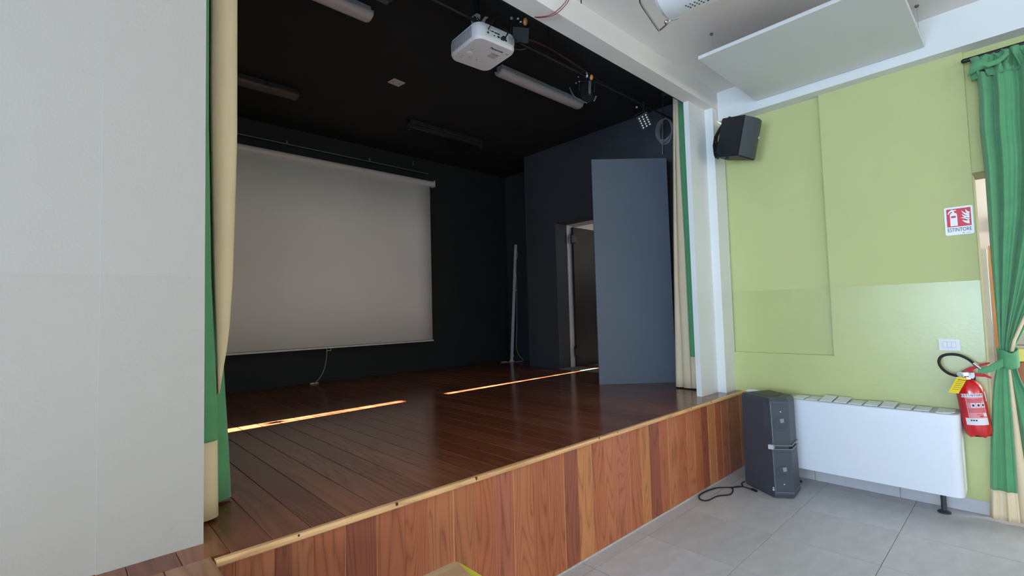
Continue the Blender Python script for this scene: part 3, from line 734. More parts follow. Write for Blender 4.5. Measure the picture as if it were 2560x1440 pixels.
# coil of cable hung on the side wall
t = thing('cable_coil', 'coil of grey cable hanging on the black side wall beside the curtain', 'cable coil', (5.3, .9, 3.7))
for i in range(7):
    b = bm_new(); a = .135+.006*i; h = .155-.004*i+random.uniform(-.006, .006)
    pts = [(5.312-.006*i, .885+.085*math.cos(s)+.004*i*math.cos(s)+.006*(i % 3), 3.845-h+h*math.sin(s)) for s in [PI/2+2*PI*k/28 for k in range(29)]]
    tube(b, pts, .0045, 6); obj('cable_turn', b, grey_cable, t, smooth=True)
b = bm_new(); tube(b, [(5.27, .895, 3.83), (5.265, .90, 3.70), (5.265, .907, 3.55), (5.265, .915, 3.41)], .0048, 6, 5); obj('cable_end', b, grey_cable, t, smooth=True)
b = bm_new(); cyl(b, (5.32, .885, 3.85), (5.255, .885, 3.85), .008, seg=8); obj('hook', b, dark_metal, t)

# white pole leaning in the back corner
t = thing('white_pole', 'slim white pole leaning in the back right corner of the stage with a thin cable', 'pole', (5.62, 4.05, ZS))
b = bm_new(); pa, pbt = Vector((5.62, 4.05, ZS+.004)), Vector((5.79, 4.05, 2.744))
extr(b, [pa+Vector((dx, dy, 0)) for dx, dy in ((-.017, -.017), (.017, -.017), (.017, .017), (-.017, .017))], pbt-pa); obj('pole', b, pole_white, t)
b = bm_new(); box(b, 5.595, 5.645, 4.02, 4.08, ZS, ZS+.03, .004); obj('foot', b, pole_white, t)
b = bm_new(); tube(b, [(5.79, 4.03, 2.66), (5.80, 4.02, 2.55), (5.755, 4.028, 2.40), (5.765, 4.028, 2.1), (5.755, 4.028, 1.7), (5.735, 4.02, 1.3), (5.70, 4.01, 1.0), (5.73, 3.99, .86), (5.80, 3.97, .77), (5.77, 3.95, .745), (5.66, 3.99, .742), (5.55, 4.07, .742), (5.46, 4.12, .742), (5.5, 4.18, .742), (5.58, 4.14, .742)], .005, 6, 6); obj('cable', b, cream_cord, t, smooth=True)
for z, dx in ((.84, .028), (1.95, .03), (2.70, -.03)):
    xk = 5.62+.17*(z-ZS)/2.0; b = bm_new(); box(b, xk+min(dx, 0), xk+max(dx, 0), 4.026, 4.05, z-.012, z+.012, .003); obj('clip', b, M('white_clip', (200, 200, 204), .5, .5), t)
b = bm_new(); tube(b, [(5.755, 4.02, 2.28), (5.79, 4.0, 2.25), (5.80, 4.0, 2.20), (5.78, 4.0, 2.17)], .006, 6, 5); obj('wire_tail', b, M('brown_wire', (120, 80, 60), .6, .3), t, smooth=True)

# ================================================================== STAGE CURTAINS
def fold(bm, rows):
    """rows: (z, [(x, y), ...])"""
    return grid(bm, [[(x, y, z) for x, y in r] for z, r in rows])
def interp(tab, z):
    tab = sorted(tab)
    if z <= tab[0][0]: return tab[0][1]
    for (a, va), (c, vc) in zip(tab, tab[1:]):
        if z <= c:
            t = (z-a)/(c-a); return va+(vc-va)*t
    return tab[-1][1]
def arc(xa, ya, xb, yb, bulge, n=8, side=-1):
    out = []
    dx, dy = xb-xa, yb-ya; L = math.hypot(dx, dy) or 1; nx, ny = side*-dy/L, side*dx/L
    for i in range(n+1):
        t = i/n; k = bulge*math.sin(PI*t)**.7
        out.append((xa+dx*t+nx*k, ya+dy*t+ny*k))
    return out
zz = [ZS+.012+(3.86-ZS-.012)*i/28 for i in range(29)]
cl = thing('stage_curtain', 'green stage curtain with cream borders gathered at the left side of the stage', 'curtain', (.5, .45, ZS), 'green stage curtains')
# front green fold with cream hem
fr = [(.735, .506), (1.054, .502), (1.254, .499), (1.481, .488), (1.735, .476), (2.42, .464), (3.6, .461)]
HEM = 1.057
def rows_front(zs): return [(z, [(.33, .405), (.38, .375)]+arc(.40, .37, interp(fr, z)-.004, .375, .022, 8, -1)+[(interp(fr, z), .39), (interp(fr, z)-.006, .42), (.40, .44)]) for z in zs]
b = bm_new(); fold(b, rows_front([HEM]+[z for z in zz if z > HEM])); obj('front_fold', b, green_cloth, cl, smooth=True, angle=0, solid=.003)
b = bm_new(); fold(b, rows_front([z for z in zz if z < HEM]+[HEM+.004])); obj('hem', b, beige_cloth, cl, smooth=True, angle=0, solid=.004)
# cream leading border
bl = [(1.236, .528), (1.476, .520), (1.745, .509), (2.107, .499), (2.566, .491), (3.6, .489)]
br = [(1.236, .533), (1.385, .552), (1.474, .568), (1.747, .584), (2.12, .594), (2.405, .601), (3.6, .600)]
zb = [1.236+(3.86-1.236)*i/26 for i in range(27)]
b = bm_new(); fold(b, [(z, arc(interp(bl, z), .50, interp(br, z), .50, .03*min(1, (z-1.2)*1.2), 10, -1)+[(interp(br, z)+.002, .515), (interp(br, z)-.02, .53)]) for z in zb]); obj('cream_border', b, beige_cloth, cl, smooth=True, angle=0, solid=.003)
# rear green fold
gr = [(.735, .600), (1.0, .588), (1.222, .574), (1.398, .565), (2.0, .562), (3.6, .56)]
b = bm_new(); fold(b, [(z, [(.40, .54)]+arc(.44, .555, interp(gr, z), .585, .02, 8, -1)+[(interp(gr, z)-.002, .61), (.45, .63)]) for z in zz]); obj('rear_fold', b, green_cloth, cl, smooth=True, angle=0, solid=.003)
b = bm_new(); fold(b, [(z, arc(.36, .43, .46, .49, .02, 6, 1)) for z in zz]); obj('inner_fold', b, green_cloth, cl, smooth=True, angle=0, solid=.003)
b = bm_new(); box(b, -.2, .66, .37, .62, 3.85, 3.89); obj('heading_tape', b, green_cloth, cl)
# right curtain
cr = thing('stage_curtain', 'green stage curtain with cream border standing behind the white pilaster at right', 'curtain', (4.72, .45, ZS), 'green stage curtains')
yl = [(.73, .573), (1.442, .552), (2.281, .525), (3.126, .489), (3.754, .459)]
ym = [(.73, .494), (1.857, .492), (3.75, .45)]
yr = [(.735, .408), (1.061, .408), (2.266, .410), (3.1, .418), (3.738, .410)]
b = bm_new(); fold(b, [(z, [(4.74, interp(yl, z)+.02)]+arc(4.72, interp(yl, z), 4.735, interp(ym, z)+.012, .014, 8, -1)+[(4.755, interp(ym, z)+.004)]) for z in zz]); obj('cream_border', b, beige_cloth, cr, smooth=True, angle=0, solid=.003)
def rr(zs): return [(z, [(4.755, interp(ym, z)+.004)]+arc(4.725, interp(ym, z), 4.722, interp(yr, z), .012, 8, -1)) for z in zs]
b = bm_new(); fold(b, rr([z-.002 for z in zz])); obj('cream_border', b, beige_cloth, cr, smooth=True, angle=0, solid=.003)
H2 = 1.063
b = bm_new(); fold(b, [(z, arc(4.722, interp(yr, z), 4.74, .345, .012, 5, -1)+[(4.78, .35)]) for z in [H2]+[q for q in zz if q > H2]]); obj('green_body', b, green_cloth, cr, smooth=True, angle=0, solid=.003)
b = bm_new(); fold(b, [(z, arc(4.722, interp(yr, z), 4.74, .345, .012, 5, -1)+[(4.78, .35)]) for z in [q for q in zz if q < H2]+[H2+.004]]); obj('hem', b, beige_cloth, cr, smooth=True, angle=0, solid=.004)
b = bm_new(); fold(b, [(z, [(4.76, interp(yl, z)+.0), (4.77, interp(yl, z)+.03), (4.80, interp(yl, z)+.035), (4.86, interp(yl, z)), (4.9, .36)]) for z in zz]); obj('back_lining', b, dark_cloth, cr, smooth=True, angle=0, solid=.003)
b = bm_new(); box(b, 4.74, 4.92, .36, .60, 3.85, 3.89); obj('heading_tape', b, dark_cloth, cr)

# ================================================================== DOORWAY CURTAIN
dc = thing('doorway_curtain', 'long green curtain with cream edge tied back at the doorway in the green wall', 'curtain', (4.88, -2.0, .03), 'green hall curtains')
XC = 4.87
lt = [(1.19, -1.832), (1.247, -1.827), (1.531, -1.825), (1.846, -1.822), (2.484, -1.825), (2.78, -1.817), (3.05, -1.826), (3.2, -1.82)]
rt_ = [(1.19, -1.905), (1.215, -1.90), (1.416, -1.985), (1.471, -2.01), (1.8, -2.16), (2.2, -2.33), (2.6, -2.42), (3.2, -2.46)]
def pleats(z, y0, y1, amp, n, cols, ph=0, x0=XC, skew=0):
    r = []
    for i in range(cols+1):
        t = i/cols; y = y0+(y1-y0)*t
        a = amp*(.9*(1-2*abs(math.sin(PI*n*(t+.05*math.sin(5*t))+ph*.5))**.75)+.5*math.sin(2*PI*n*1.7*t+1.3+ph*.5)+.2*math.sin(2*PI*n*3.1*t+.4))
        r.append((x0+a, y, z))
    return r
zc = [1.17+(3.20-1.17)*i/34 for i in range(35)]
b = bm_new(); grid(b, [pleats(z, interp(lt, z), interp(rt_, z), .032*min(1, .3+(z-1.17)*.6), 5.2, 110, .35*z, XC) for z in zc]); obj('upper_drop', b, green_cloth, dc, smooth=True, angle=0, solid=.003)
# cream edge of the upper part
e0 = [(1.19, -1.884), (1.215, -1.873), (1.47, -1.968), (1.8, -2.12), (2.4, -2.36)]
ze = [1.20+(2.3-1.20)*i/14 for i in range(15)]
b = bm_new(); grid(b, [[(XC-.046, interp(e0, z), z), (XC-.05, interp(e0, z)-.009, z), (XC-.045, interp(e0, z)-.019, z)] for z in ze]); obj('cream_edge', b, beige_cloth, dc, smooth=True, angle=0, solid=.004)
# gathered heading
b = bm_new()
zh = [3.165, 3.19, 3.215, 3.24, 3.265, 3.29, 3.312, 3.328]
rows = []
for j, z in enumerate(zh):
    sp = [.6, .9, 1.1, 1.0, .75, .5, .4, .35][j]
    r = []
    for i in range(151):
        t = i/150; y = -1.80-.66*t
        a = .028*sp*(math.sin(2*PI*13*t+.4*j)+.7*math.sin(2*PI*21*t+1.1+.7*j))
        r.append((XC-.01+a, y+.012*math.sin(17*t*6+j), z+.007*math.sin(2*PI*9*t+j)))
    rows.append(r)
grid(b, rows); obj('gathered_heading', b, green_cloth, dc, smooth=True, angle=0, solid=.003)
b = bm_new(); grid(b, [[(XC-.06, -1.79-.05*k, z-.018*k*0+.03*math.sin(k*1.9)) for k in range(5)] for z in (3.27, 3.235)]+[[(XC-.05, -1.775-.055*k, 3.19+.018*k+.012*math.sin(k*2.3)) for k in range(5)]]); obj('drooping_corner', b, green_cloth, dc, smooth=True, angle=0, solid=.004)
# tie-back band and its tail
b = bm_new()
rows = []
for j in range(9):
    a = j/8
    z = 1.215-.115*a
    rows.append([(XC-.005+.065*math.cos(s)*(1-.12*math.sin(PI*a)), -1.868+.052*math.sin(s), z+.018*math.sin(s+1.4)+.004*math.sin(5*s+j)+.006*math.sin(3*s+.8*j)) for s in [2*PI*k/28 for k in range(29)]])
grid(b, rows); obj('tie_band', b, green_cloth, dc, smooth=True, angle=0, solid=.006)
b = bm_new()
rows = []
for j in range(13):
    a = j/12; c = Vector((XC-.085, -1.845, 1.13)).lerp(Vector((XC-.12, -1.715, 1.058)), a); w = .022*(1-a)+.011+.004*math.sin(PI*a); c.z -= .012*math.sin(PI*a)
    rows.append([(c.x+.012*math.cos(s), c.y, c.z+w*math.sin(s)) for s in [2*PI*k/14 for k in range(15)]])
grid(b, rows); obj('tie_tail', b, green_cloth, dc, smooth=True, angle=0)
# lower flare
l2 = [(.02, -1.715), (.166, -1.724), (.421, -1.738), (.848, -1.771), (1.0, -1.79), (1.12, -1.815)]
r2 = [(.02, -1.864), (.214, -1.861), (.721, -1.864), (1.12, -1.863)]
HEM3 = .215
zl = [HEM3+(1.12-HEM3)*i/18 for i in range(19)]
zh3 = [.018+(HEM3+.004-.018)*i/5 for i in range(6)]
def low(z): return pleats(z, interp(l2, z), interp(r2, z), .014*min(1, (1.3-z)*1.1), 2.3, 40, .3*z, XC-.005)
b = bm_new(); grid(b, [low(z) for z in zl]); obj('lower_drop', b, green_cloth, dc, smooth=True, angle=0, solid=.003)
b = bm_new(); grid(b, [low(z) for z in zh3]); obj('hem', b, beige_cloth, dc, smooth=True, angle=0, solid=.004)
e2 = [(.02, -1.95), (.455, -1.905), (.725, -1.892), (1.104, -1.876)]
b = bm_new(); grid(b, [[(XC+.004, interp(r2, z)+.004, z), (XC-.006, (interp(r2, z)+interp(e2, z))/2, z), (XC+.004, interp(e2, z), z)] for z in zh3[:-1]+zl]); obj('cream_edge', b, beige_cloth, dc, smooth=True, angle=0, solid=.003)
g3a = [(.02, -1.95), (.455, -1.905), (.725, -1.892), (1.104, -1.874)]
g3b = [(.02, -2.25), (.7, -2.02), (1.0, -1.92), (1.12, -1.9)]
b = bm_new(); grid(b, [pleats(z, interp(g3a, z), interp(g3b, z), .012, 1.6, 24, .5, XC+.02) for z in zh3[:-1]+zl]); obj('inner_drop', b, green_cloth, dc, smooth=True, angle=0, solid=.003)
rod = thing('curtain_rod', 'black curtain rod above the doorway in the green wall', 'curtain rod', (4.88, -2.2, 3.33))
b = bm_new(); cyl(b, (4.88, -1.757, 3.335), (4.88, -3.1, 3.335), .016, seg=12); obj('pole', b, dark_metal, rod, smooth=True)
b = bm_new(); sphere(b, (4.88, -1.760, 3.335), .0165); obj('end_cap', b, dark_metal, rod, smooth=True)
for y in (-1.80, -3.05):
    b = bm_new(); cyl(b, (4.88, y, 3.335), (XR+.035, y, 3.335), .008, seg=8); obj('wall_bracket', b, dark_metal, rod)

# ================================================================== HALL CEILING THINGS
ap = thing('acoustic_panel', 'flat pale grey acoustic panel hung under the hall ceiling near the green wall', 'ceiling panel', (4.24, -.92, 3.53))
b = bm_new(); box(b, 3.655, 4.828, -1.555, -.315, 3.515, 3.543, .003); obj('board', b, M('acoustic_board', (222, 224, 222), .85, .3, bump=.04, bscale=250), ap)
for x, y in ((3.75, -.39), (4.565, -1.551), (4.62, -.40), (3.76, -1.5)):
    b = bm_new(); cyl(b, (x, y, 3.55), (x, y, 3.73), .0016, seg=6); obj('hanging_wire', b, M('pale_wire', (160, 160, 160), .5, .5), ap)
    b = bm_new(); lathe(b, [(.013, 0), (.013, .008), (.006, .016)], (x, y, 3.73), (0, 0, -1), 12); obj('ceiling_anchor', b, M('anchor_grey', (90, 90, 92), .5, .5), ap, smooth=True)
# white fixture with wire bail
cf = thing('ceiling_fixture', 'white perforated ceiling fixture with a bent wire bail at the top edge', 'ceiling fixture', (2.72, -.9, 3.45))
CM = Matrix.Translation((2.715, -.545, 0)) @ Matrix.Rotation(.165, 4, 'Z')
def cb(name, bm, mat, **k): bm.transform(CM); return obj(name, bm, mat, cf, **k)
b = bm_new()
P = [(-.125, 3.52), (-.125, 3.455), (-.11, 3.425), (-.075, 3.405), (.0, 3.395), (.06, 3.395), (.115, 3.405), (.135, 3.43), (.135, 3.52)]
a1 = [b.verts.new((x, 0, z)) for x, z in P]; a0 = [b.verts.new((x*.86, .02, 3.45+(z-3.45)*.8)) for x, z in P]; a2 = [b.verts.new((x, -1.1, z)) for x, z in P]
n = len(P)
b.faces.new(a0); b.faces.new(a2[::-1])
for A, B in ((a0, a1), (a1, a2)):
    for i in range(n): b.faces.new((A[i], A[(i+1) % n], B[(i+1) % n], B[i]))
cb('body', b, M('fixture_white', (232, 234, 236), .4, .5), smooth=True, angle=25)
for r in range(3):
    for i in range(11):
        b = bm_new(); x = .02+.018*r; y = -.13-.026*i-.008*r
        cyl(b, (x, y, 3.3935), (x, y, 3.3965), .0055, seg=8); cb('vent_hole', b, hole_dark)
b = bm_new()
for xk in (-.1, .1):
    for y in (-.3, -.8): cyl(b, (xk, y, 3.52), (xk, y, 3.73), .006, seg=8)
cb('hanger', b, metal, smooth=True)
b = bm_new(); tube(b, [(-.24, -.12, 3.44), (-.235, -.02, 3.42), (-.23, .03, 3.40), (-.20, .07, 3.392), (.0, .085, 3.392), (.145, .092, 3.392), (.165, .085, 3.393), (.14, .03, 3.40), (.13, .0, 3.415)], .0065, 8, 5); cb('wire_bail', b, metal, smooth=True)
b = bm_new(); tube(b, [(-.235, -.02, 3.435), (-.21, -.04, 3.44), (-.10, -.10, 3.46)], .006, 8, 4); cb('bail_arm', b, metal, smooth=True)
b = bm_new(); sphere(b, (.125, .03, 3.405), .013); extr(b, [(.12, .03, 3.40), (.13, .03, 3.40), (.118, -.01, 3.455), (.112, -.01, 3.455)], (0, .004, 0)); extr(b, [(.125, .025, 3.402), (.125, .035, 3.412), (.19, -.02, 3.43), (.185, -.03, 3.43)], (0, 0, .004)); cb('wing_nut', b, metal)
b = bm_new()
tube(b, [(2.318, .195, 3.56), (2.325, .14, 3.535), (2.36, .06, 3.53), (2.42, .0, 3.60), (2.47, -.02, 3.70), (2.49, -.02, 3.74)], .003, 6, 6)
tube(b, [(2.325, .195, 3.56), (2.335, .135, 3.532), (2.375, .05, 3.528), (2.435, -.005, 3.60), (2.48, -.03, 3.70), (2.50, -.03, 3.74)], .003, 6, 6)
tag(obj('hanging_wire', b, red_wire, None, smooth=True), 'pair of thin red wires looping from the ceiling behind the white beam', 'wire')
b = bm_new(); tube(b, [(2.507, -.071, 3.60), (2.507, -.072, 3.64), (2.51, -.075, 3.735)], [.003, .006, .007], 8); 
tag(obj('cable_stub', b, rubber, None, smooth=True), 'short black cable end poking from the hall ceiling at the top edge', 'cable')

# ================================================================== WALL SPEAKER
ws = thing('wall_speaker', 'black loudspeaker on a bracket high in the corner beside the white pilaster', 'speaker', (4.64, -.12, 3.12))
WM = Matrix.Translation((4.655, -.185, 3.15)) @ Matrix.Rotation(math.radians(-8), 4, 'Z') @ Matrix.Rotation(math.radians(14), 4, 'X')
def wb(name, bm, mat, **k): bm.transform(WM); return obj(name, bm, mat, ws, **k)
b = bm_new()
prism(b, [(-.148, -.14), (.148, -.14), (.10, .12), (-.10, .12)], -.185, .175); 
bmesh.ops.bevel(b, geom=[e for e in b.edges], offset=.008, segments=2, affect='EDGES'); wb('cabinet', b, M('speaker_black', (36, 38, 42), .55, .45, bump=.05, bscale=300), smooth=True, angle=30)
b = bm_new()
pts = []
n = 10
for i in range(n+1):
    t = -1+2*i/n; pts.append((.142*t, -.141-.042*(1-t*t)))
prism(b, pts+[(.142, -.139), (-.142, -.139)], -.178, .168); wb('grille', b, grille_mat, smooth=True, angle=40)
b = bm_new(); box(b, .082, .095, -.174, -.160, .0, .022, .002); wb('badge', b, M('badge_grey', (190, 192, 196), .4, .5))
b = bm_new()
ST = [(4.782, -.03, 3.378), (4.698, -.03, 3.307), (4.593, -.03, 3.202), (4.554, -.03, 3.106), (4.567, -.03, 3.021), (4.594, -.03, 2.995), (4.64, -.03, 3.007), (4.62, -.03, 3.031), (4.625, -.03, 3.105), (4.675, -.03, 3.22), (4.745, -.03, 3.304), (4.80, -.03, 3.36)]
extr(b, [(x-.06, y, z-.02) for x, y, z in ST], (0, -.006, 0))
obj('bracket_strap', b, dark_metal, ws)
for x, z in ((4.533, 3.03), (4.536, 3.00), (4.548, 2.98), (4.545, 3.13)):
    b = bm_new(); cyl(b, (x, -.037, z), (x, -.041, z), .005, seg=8); obj('bolt', b, metal, ws)
b = bm_new(); cyl(b, (-.085, .05, .172), (-.085, .05, .186), .012, seg=10); cyl(b, (-.09, .0, -.184), (-.09, .0, -.205), .012, seg=10); wb('pivot_knob', b, dark_metal, smooth=True)
b = bm_new(); box(b, 4.73, 4.80, .045, .06, 3.04, 3.22, .003); box(b, 4.745, 4.785, -.06, .05, 3.10, 3.14); obj('wall_plate', b, dark_metal, ws)

# ================================================================== FLOOR SPEAKER
fs = thing('floor_speaker', 'tall black two-part loudspeaker standing on the floor at the end of the stage', 'speaker', (4.48, -.40, 0))
A, B_, C_, D_, E_ = (4.452, -.192), (4.274, -.492), (4.362, -.612), (4.572, -.592), (4.745, -.335)
cen = Vector((4.50, -.40))
def shr(pts, k, dx=0, dy=0): return [((p[0]-cen.x)*k+cen.x+dx, (p[1]-cen.y)*k+cen.y+dy) for p in pts]
P5 = [A, B_, C_, D_, E_]
spk_black = M('tower_black', (66, 71, 80), .5, .5, bump=.06, bscale=260)
b = bm_new(); prism(b, shr(P5, .97), .006, .03, P5); prism(b, P5, .03, .392, shr(P5, .975, .006, .006)); obj('lower_cabinet', b, spk_black, fs)
b = bm_new(); wp = [A, (B_[0]+.012, B_[1]+.018), (C_[0]+.012, C_[1]+.022), (D_[0]-.004, D_[1]+.022), E_]; wp = shr(wp, .975, .006, .006); prism(b, wp, .391, .426); obj('waist', b, spk_black, fs)
top = shr(P5, .965, .008, .008)
b = bm_new(); prism(b, shr(P5, .97, .006, .006), .424, .775, top); prism(b, top, .775, .800, shr(P5, .90, .010, .010)); obj('upper_cabinet', b, spk_black, fs)
b = bm_new(); t2 = shr(P5, .6, .02, .02); prism(b, t2, .799, .803); obj('top_panel', b, M('gloss_black', (36, 40, 46), .45, .4), fs)
def face_frame(p, q, z0, z1, k0, k1, off):
    a0, c0 = Vector((*shr([p], k0)[0], z0)), Vector((*shr([q], k0)[0], z0)); a1, c1 = Vector((*shr([p], k1, .008, .008)[0], z1)), Vector((*shr([q], k1, .008, .008)[0], z1))
    nrm = (c0-a0).cross(a1-a0).normalized()
    return a0, c0, a1, c1, nrm
for (z0, z1, k0, k1, nm) in ((.05, .375, 1.0, .985, 'lower_grille'), (.44, .765, .985, .965, 'upper_grille')):
    a0, c0, a1, c1, nrm = face_frame(B_, C_, z0, z1, k0, k1, 0)
    if nrm.dot(Vector((-1, -1, 0))) < 0: nrm = -nrm
    def pt(u, v, o=0): return a0.lerp(c0, u).lerp(a1.lerp(c1, u), v)+nrm*o
    b = bm_new(); extr(b, [pt(.07, .03, -.006), pt(.95, .03, -.006), pt(.95, .97, -.006), pt(.07, .97, -.006)], nrm*.012); g = obj(nm, b, grille_mat, fs)
    c = pt(.5, .48, .0065); b = bm_new()
    lathe(b, [(.056, 0), (.054, .002), (.042, .0006), (.02, .001), (.012, .003)], c, nrm, 24); obj('woofer', b, M('woofer_grey', (60, 66, 73), .5, .4), g, smooth=True)
    b = bm_new(); extr(b, [pt(.5, .5, .0085), pt(.68, .52, .0085), pt(.68, .62, .0085), pt(.47, .60, .0085)], nrm*.001); obj('light_sticker', b, M('sticker_grey', (130, 136, 142), .4, .4), g)
    b = bm_new(); tube(b, [pt(.045, .02, .004), pt(.045, .98, .004)], .003, 6); obj('edge_strip', b, M('grey_strip', (120, 124, 128), .4, .5), fs)
    for u, v in ((.55, .78),) if nm == 'upper_grille' else ((.5, .2),):
        b = bm_new(); lathe(b, [(.005, 0), (.004, .002), (.001, .003)], pt(u, v, .006), nrm, 10); obj('badge', b, led_mat, g)
    if nm == 'lower_grille':
        b = bm_new(); lathe(b, [(.008, 0), (.006, .002)], pt(-.06, .06, .004), nrm, 10); lathe(b, [(.006, 0), (.005, .002)], pt(-.06, .11, .004), nrm, 10); obj('socket_cap', b, M('badge_grey'), fs)
        b = bm_new(); tube(b, [pt(.05, .0, .005), pt(.95, .0, .005), (*shr([D_], .998)[0], .055)], .003, 6); obj('edge_strip', b, M('grey_strip'), fs)
    else:
        a2, c2, a3, c3, n2 = face_frame(A, B_, z0, z1, k0, k1, 0)
        if n2.dot(Vector((-1, 1, 0))) < 0: n2 = -n2
        def ps(u, v, o=0): return a2.lerp(c2, u).lerp(a3.lerp(c3, u), v)+n2*o
        b = bm_new(); extr(b, [ps(.80, .36, -.002), ps(.94, .36, -.002), ps(.94, .97, -.002), ps(.80, .97, -.002)], n2*.006); obj('light_strip', b, M('strip_dark', (70, 78, 86), .3, .5), fs)
b = bm_new()
hq = shr([B_, C_, D_], .99); tube(b, [(hq[0][0]-.0, hq[0][1], .423), (hq[1][0], hq[1][1], .423), (hq[2][0], hq[2][1], .43)], .005, 6); obj('handle_rim', b, M('grey_strip'), fs)
b = bm_new(); box(b, hq[0][0]-.012, hq[0][0]+.03, hq[0][1]-.008, hq[0][1]+.03, .392, .428, .003); obj('handle_end', b, M('badge_grey'), fs)
b = bm_new(); tube(b, [(hq[0][0], hq[0][1], .393), (hq[1][0], hq[1][1], .393), (hq[2][0], hq[2][1], .396)], .004, 6); obj('handle_rim', b, M('grey_strip'), fs)
b = bm_new()
tube(b, [(4.455, -.185, .02), (4.42, -.17, .007), (4.36, -.20, .006), (4.28, -.15, .006), (4.18, -.06, .006), (4.04, -.028, .006), (3.91, -.03, .006), (3.84, -.075, .006), (3.855, -.125, .006), (4.0, -.143, .006), (4.10, -.20, .006), (4.2, -.185, .006), (4.277, -.155, .008), (4.34, -.2, .010), (4.35, -.25, .006), (4.326, -.31, .006)], .0055, 7, 7)
cyl(b, (4.335, -.29, .009), (4.315, -.335, .009), .011, seg=10)
tag(obj('power_cord', b, rubber, None, smooth=True), 'thin black power cord lying in loops on the tiles by the floor speaker', 'power cord')

# ================================================================== FAN COIL
fc = thing('fan_coil', 'long white fan coil heater standing against the green wall', 'heater', (4.81, -1.0, 0))
b = bm_new()
y0, y1 = -1.603, -.45
pts = [(4.945, y1), (4.68, y1)]
r = .06
pts = [(4.945, y1), (4.70, y1)]+[(4.68+.02*(1-math.sin(a)), y1-.02*(1-math.cos(a))) for a in [PI/2*i/4 for i in range(5)]]
pts += [(4.68+r*(1-math.cos(a)), y0+r*(1-math.sin(a))) for a in [PI/2*i/8 for i in range(9)]]+[(4.945, y0)]
prism(b, pts, .163, .742); obj('casing', b, coil_white, fc, smooth=True, angle=35)
inner = [(4.945, y1-.003), (4.70, y1-.003)]+[(4.684+r*(1-math.cos(a)), y0+.004+r*(1-math.sin(a))) for a in [PI/2*i/8 for i in range(9)]]+[(4.945, y0+.004)]
b = bm_new(); prism(b, inner, .741, .748); obj('top_tray', b, coil_grey, fc)
for i in range(9):
    yc = -.568-.1035*i; b = bm_new()
    tl = [0, 0, .10, .09, 0, .03, .07, .0, 0][i]
    box(b, -.095, .095, -.045, .045, -.003, .004, .003)
    b.transform(Matrix.Translation((4.80, yc, .752+.095*math.sin(tl))) @ Matrix.Rotation(-tl, 4, 'Y'))
    obj('vent_flap', b, M('flap_white', (228, 232, 238), .6, .5), fc)
b = bm_new(); prism(b, [(4.91, -1.575), (4.91, -1.478), (4.705, -1.478), (4.70, -1.52), (4.73, -1.56), (4.78, -1.575)][::-1], .748, .754); obj('end_cover', b, M('flap_white'), fc)
b = bm_new(); cyl(b, (4.81, -1.475, .165), (4.81, -1.475, .015), .017, seg=14); lathe(b, [(.04, 0), (.04, .01), (.022, .02)], (4.81, -1.475, .0), (0, 0, 1), 16); obj('leg', b, M('dark_leg', (52, 56, 60), .4, .5), fc, smooth=True)
b = bm_new(); cyl(b, (4.81, -.495, .165), (4.81, -.495, .015), .017, seg=14); lathe(b, [(.04, 0), (.04, .01), (.022, .02)], (4.81, -.495, .0), (0, 0, 1), 16); obj('leg', b, M('dark_leg'), fc, smooth=True)

# ================================================================== SAFETY SIGN
SXp = XR-.002
sg = thing('safety_sign', 'white and red fire extinguisher sign on the green wall', 'sign', (SXp, -1.663, 2.164))
def spt(u, v, o=0):   # u to the right in the sign (towards -y), v up
    return (SXp-.004-o, -1.583-u, 2.058+v)
b = bm_new()
pl = rrect(0, .160, 0, .213, .012, 4)
extr(b, [spt(u, v) for u, v in pl], (.004, 0, 0)); spl = obj('plate', b, sign_white, sg)
b = bm_new(); extr(b, [spt(u, v, .0006) for u, v in ((.013, .062), (.149, .062), (.149, .199), (.013, .199))], (.0006, 0, 0)); rpn = obj('red_panel', b, sign_red, sg)
b = bm_new()
def f(bm, pts, o=.0012): polyf(bm, [spt(.013+u*.136, .062+v*.137, o) for u, v in pts])
body = [(.14, .05), (.44, .05), (.44, .66), (.42, .73), (.36, .78), (.32, .80), (.32, .87), (.42, .90), (.40, .94), (.30, .93), (.27, .96), (.21, .96), (.10, .86), (.05, .74), (.09, .70), (.14, .80), (.20, .85), (.24, .85), (.24, .80), (.17, .75), (.14, .66)]
f(b, body); obj('extinguisher_pictogram', b, sign_white, rpn)
b = bm_new(); f(b, [(.19, .50), (.38, .50), (.38, .61), (.19, .61)], .0018); obj('pictogram_band', b, sign_red, rpn)
def curve_band(p0, p1, p2, w0, w1, n=10):
    L, Rr = [], []
    for i in range(n+1):
        t = i/n; x = (1-t)**2*p0[0]+2*t*(1-t)*p1[0]+t*t*p2[0]; y = (1-t)**2*p0[1]+2*t*(1-t)*p1[1]+t*t*p2[1]
        dx = 2*(1-t)*(p1[0]-p0[0])+2*t*(p2[0]-p1[0]); dy = 2*(1-t)*(p1[1]-p0[1])+2*t*(p2[1]-p1[1]); q = math.hypot(dx, dy) or 1
        w = w0+(w1-w0)*t; L.append((x-dy/q*w, y+dx/q*w)); Rr.append((x+dy/q*w, y-dx/q*w))
    return L+Rr[::-1]
for p0, p1, p2, w1 in (((.80, .90), (.80, .78), (.93, .68), .045), ((.64, .85), (.70, .66), (.93, .58), .05), ((.64, .66), (.70, .50), (.93, .45), .05), ((.58, .46), (.72, .48), (.92, .34), .045), ((.65, .34), (.74, .20), (.92, .20), .07)):
    b = bm_new(); f(b, curve_band(p0, p1, p2, .008, w1*1.35)); obj('flame_pictogram', b, sign_white, rpn)
text('lettering', 'ESTINTORE', ink, .040, spt(.081, .038, .001), (0, -1, 0), (0, 0, 1), spl, .66, bold=.0)
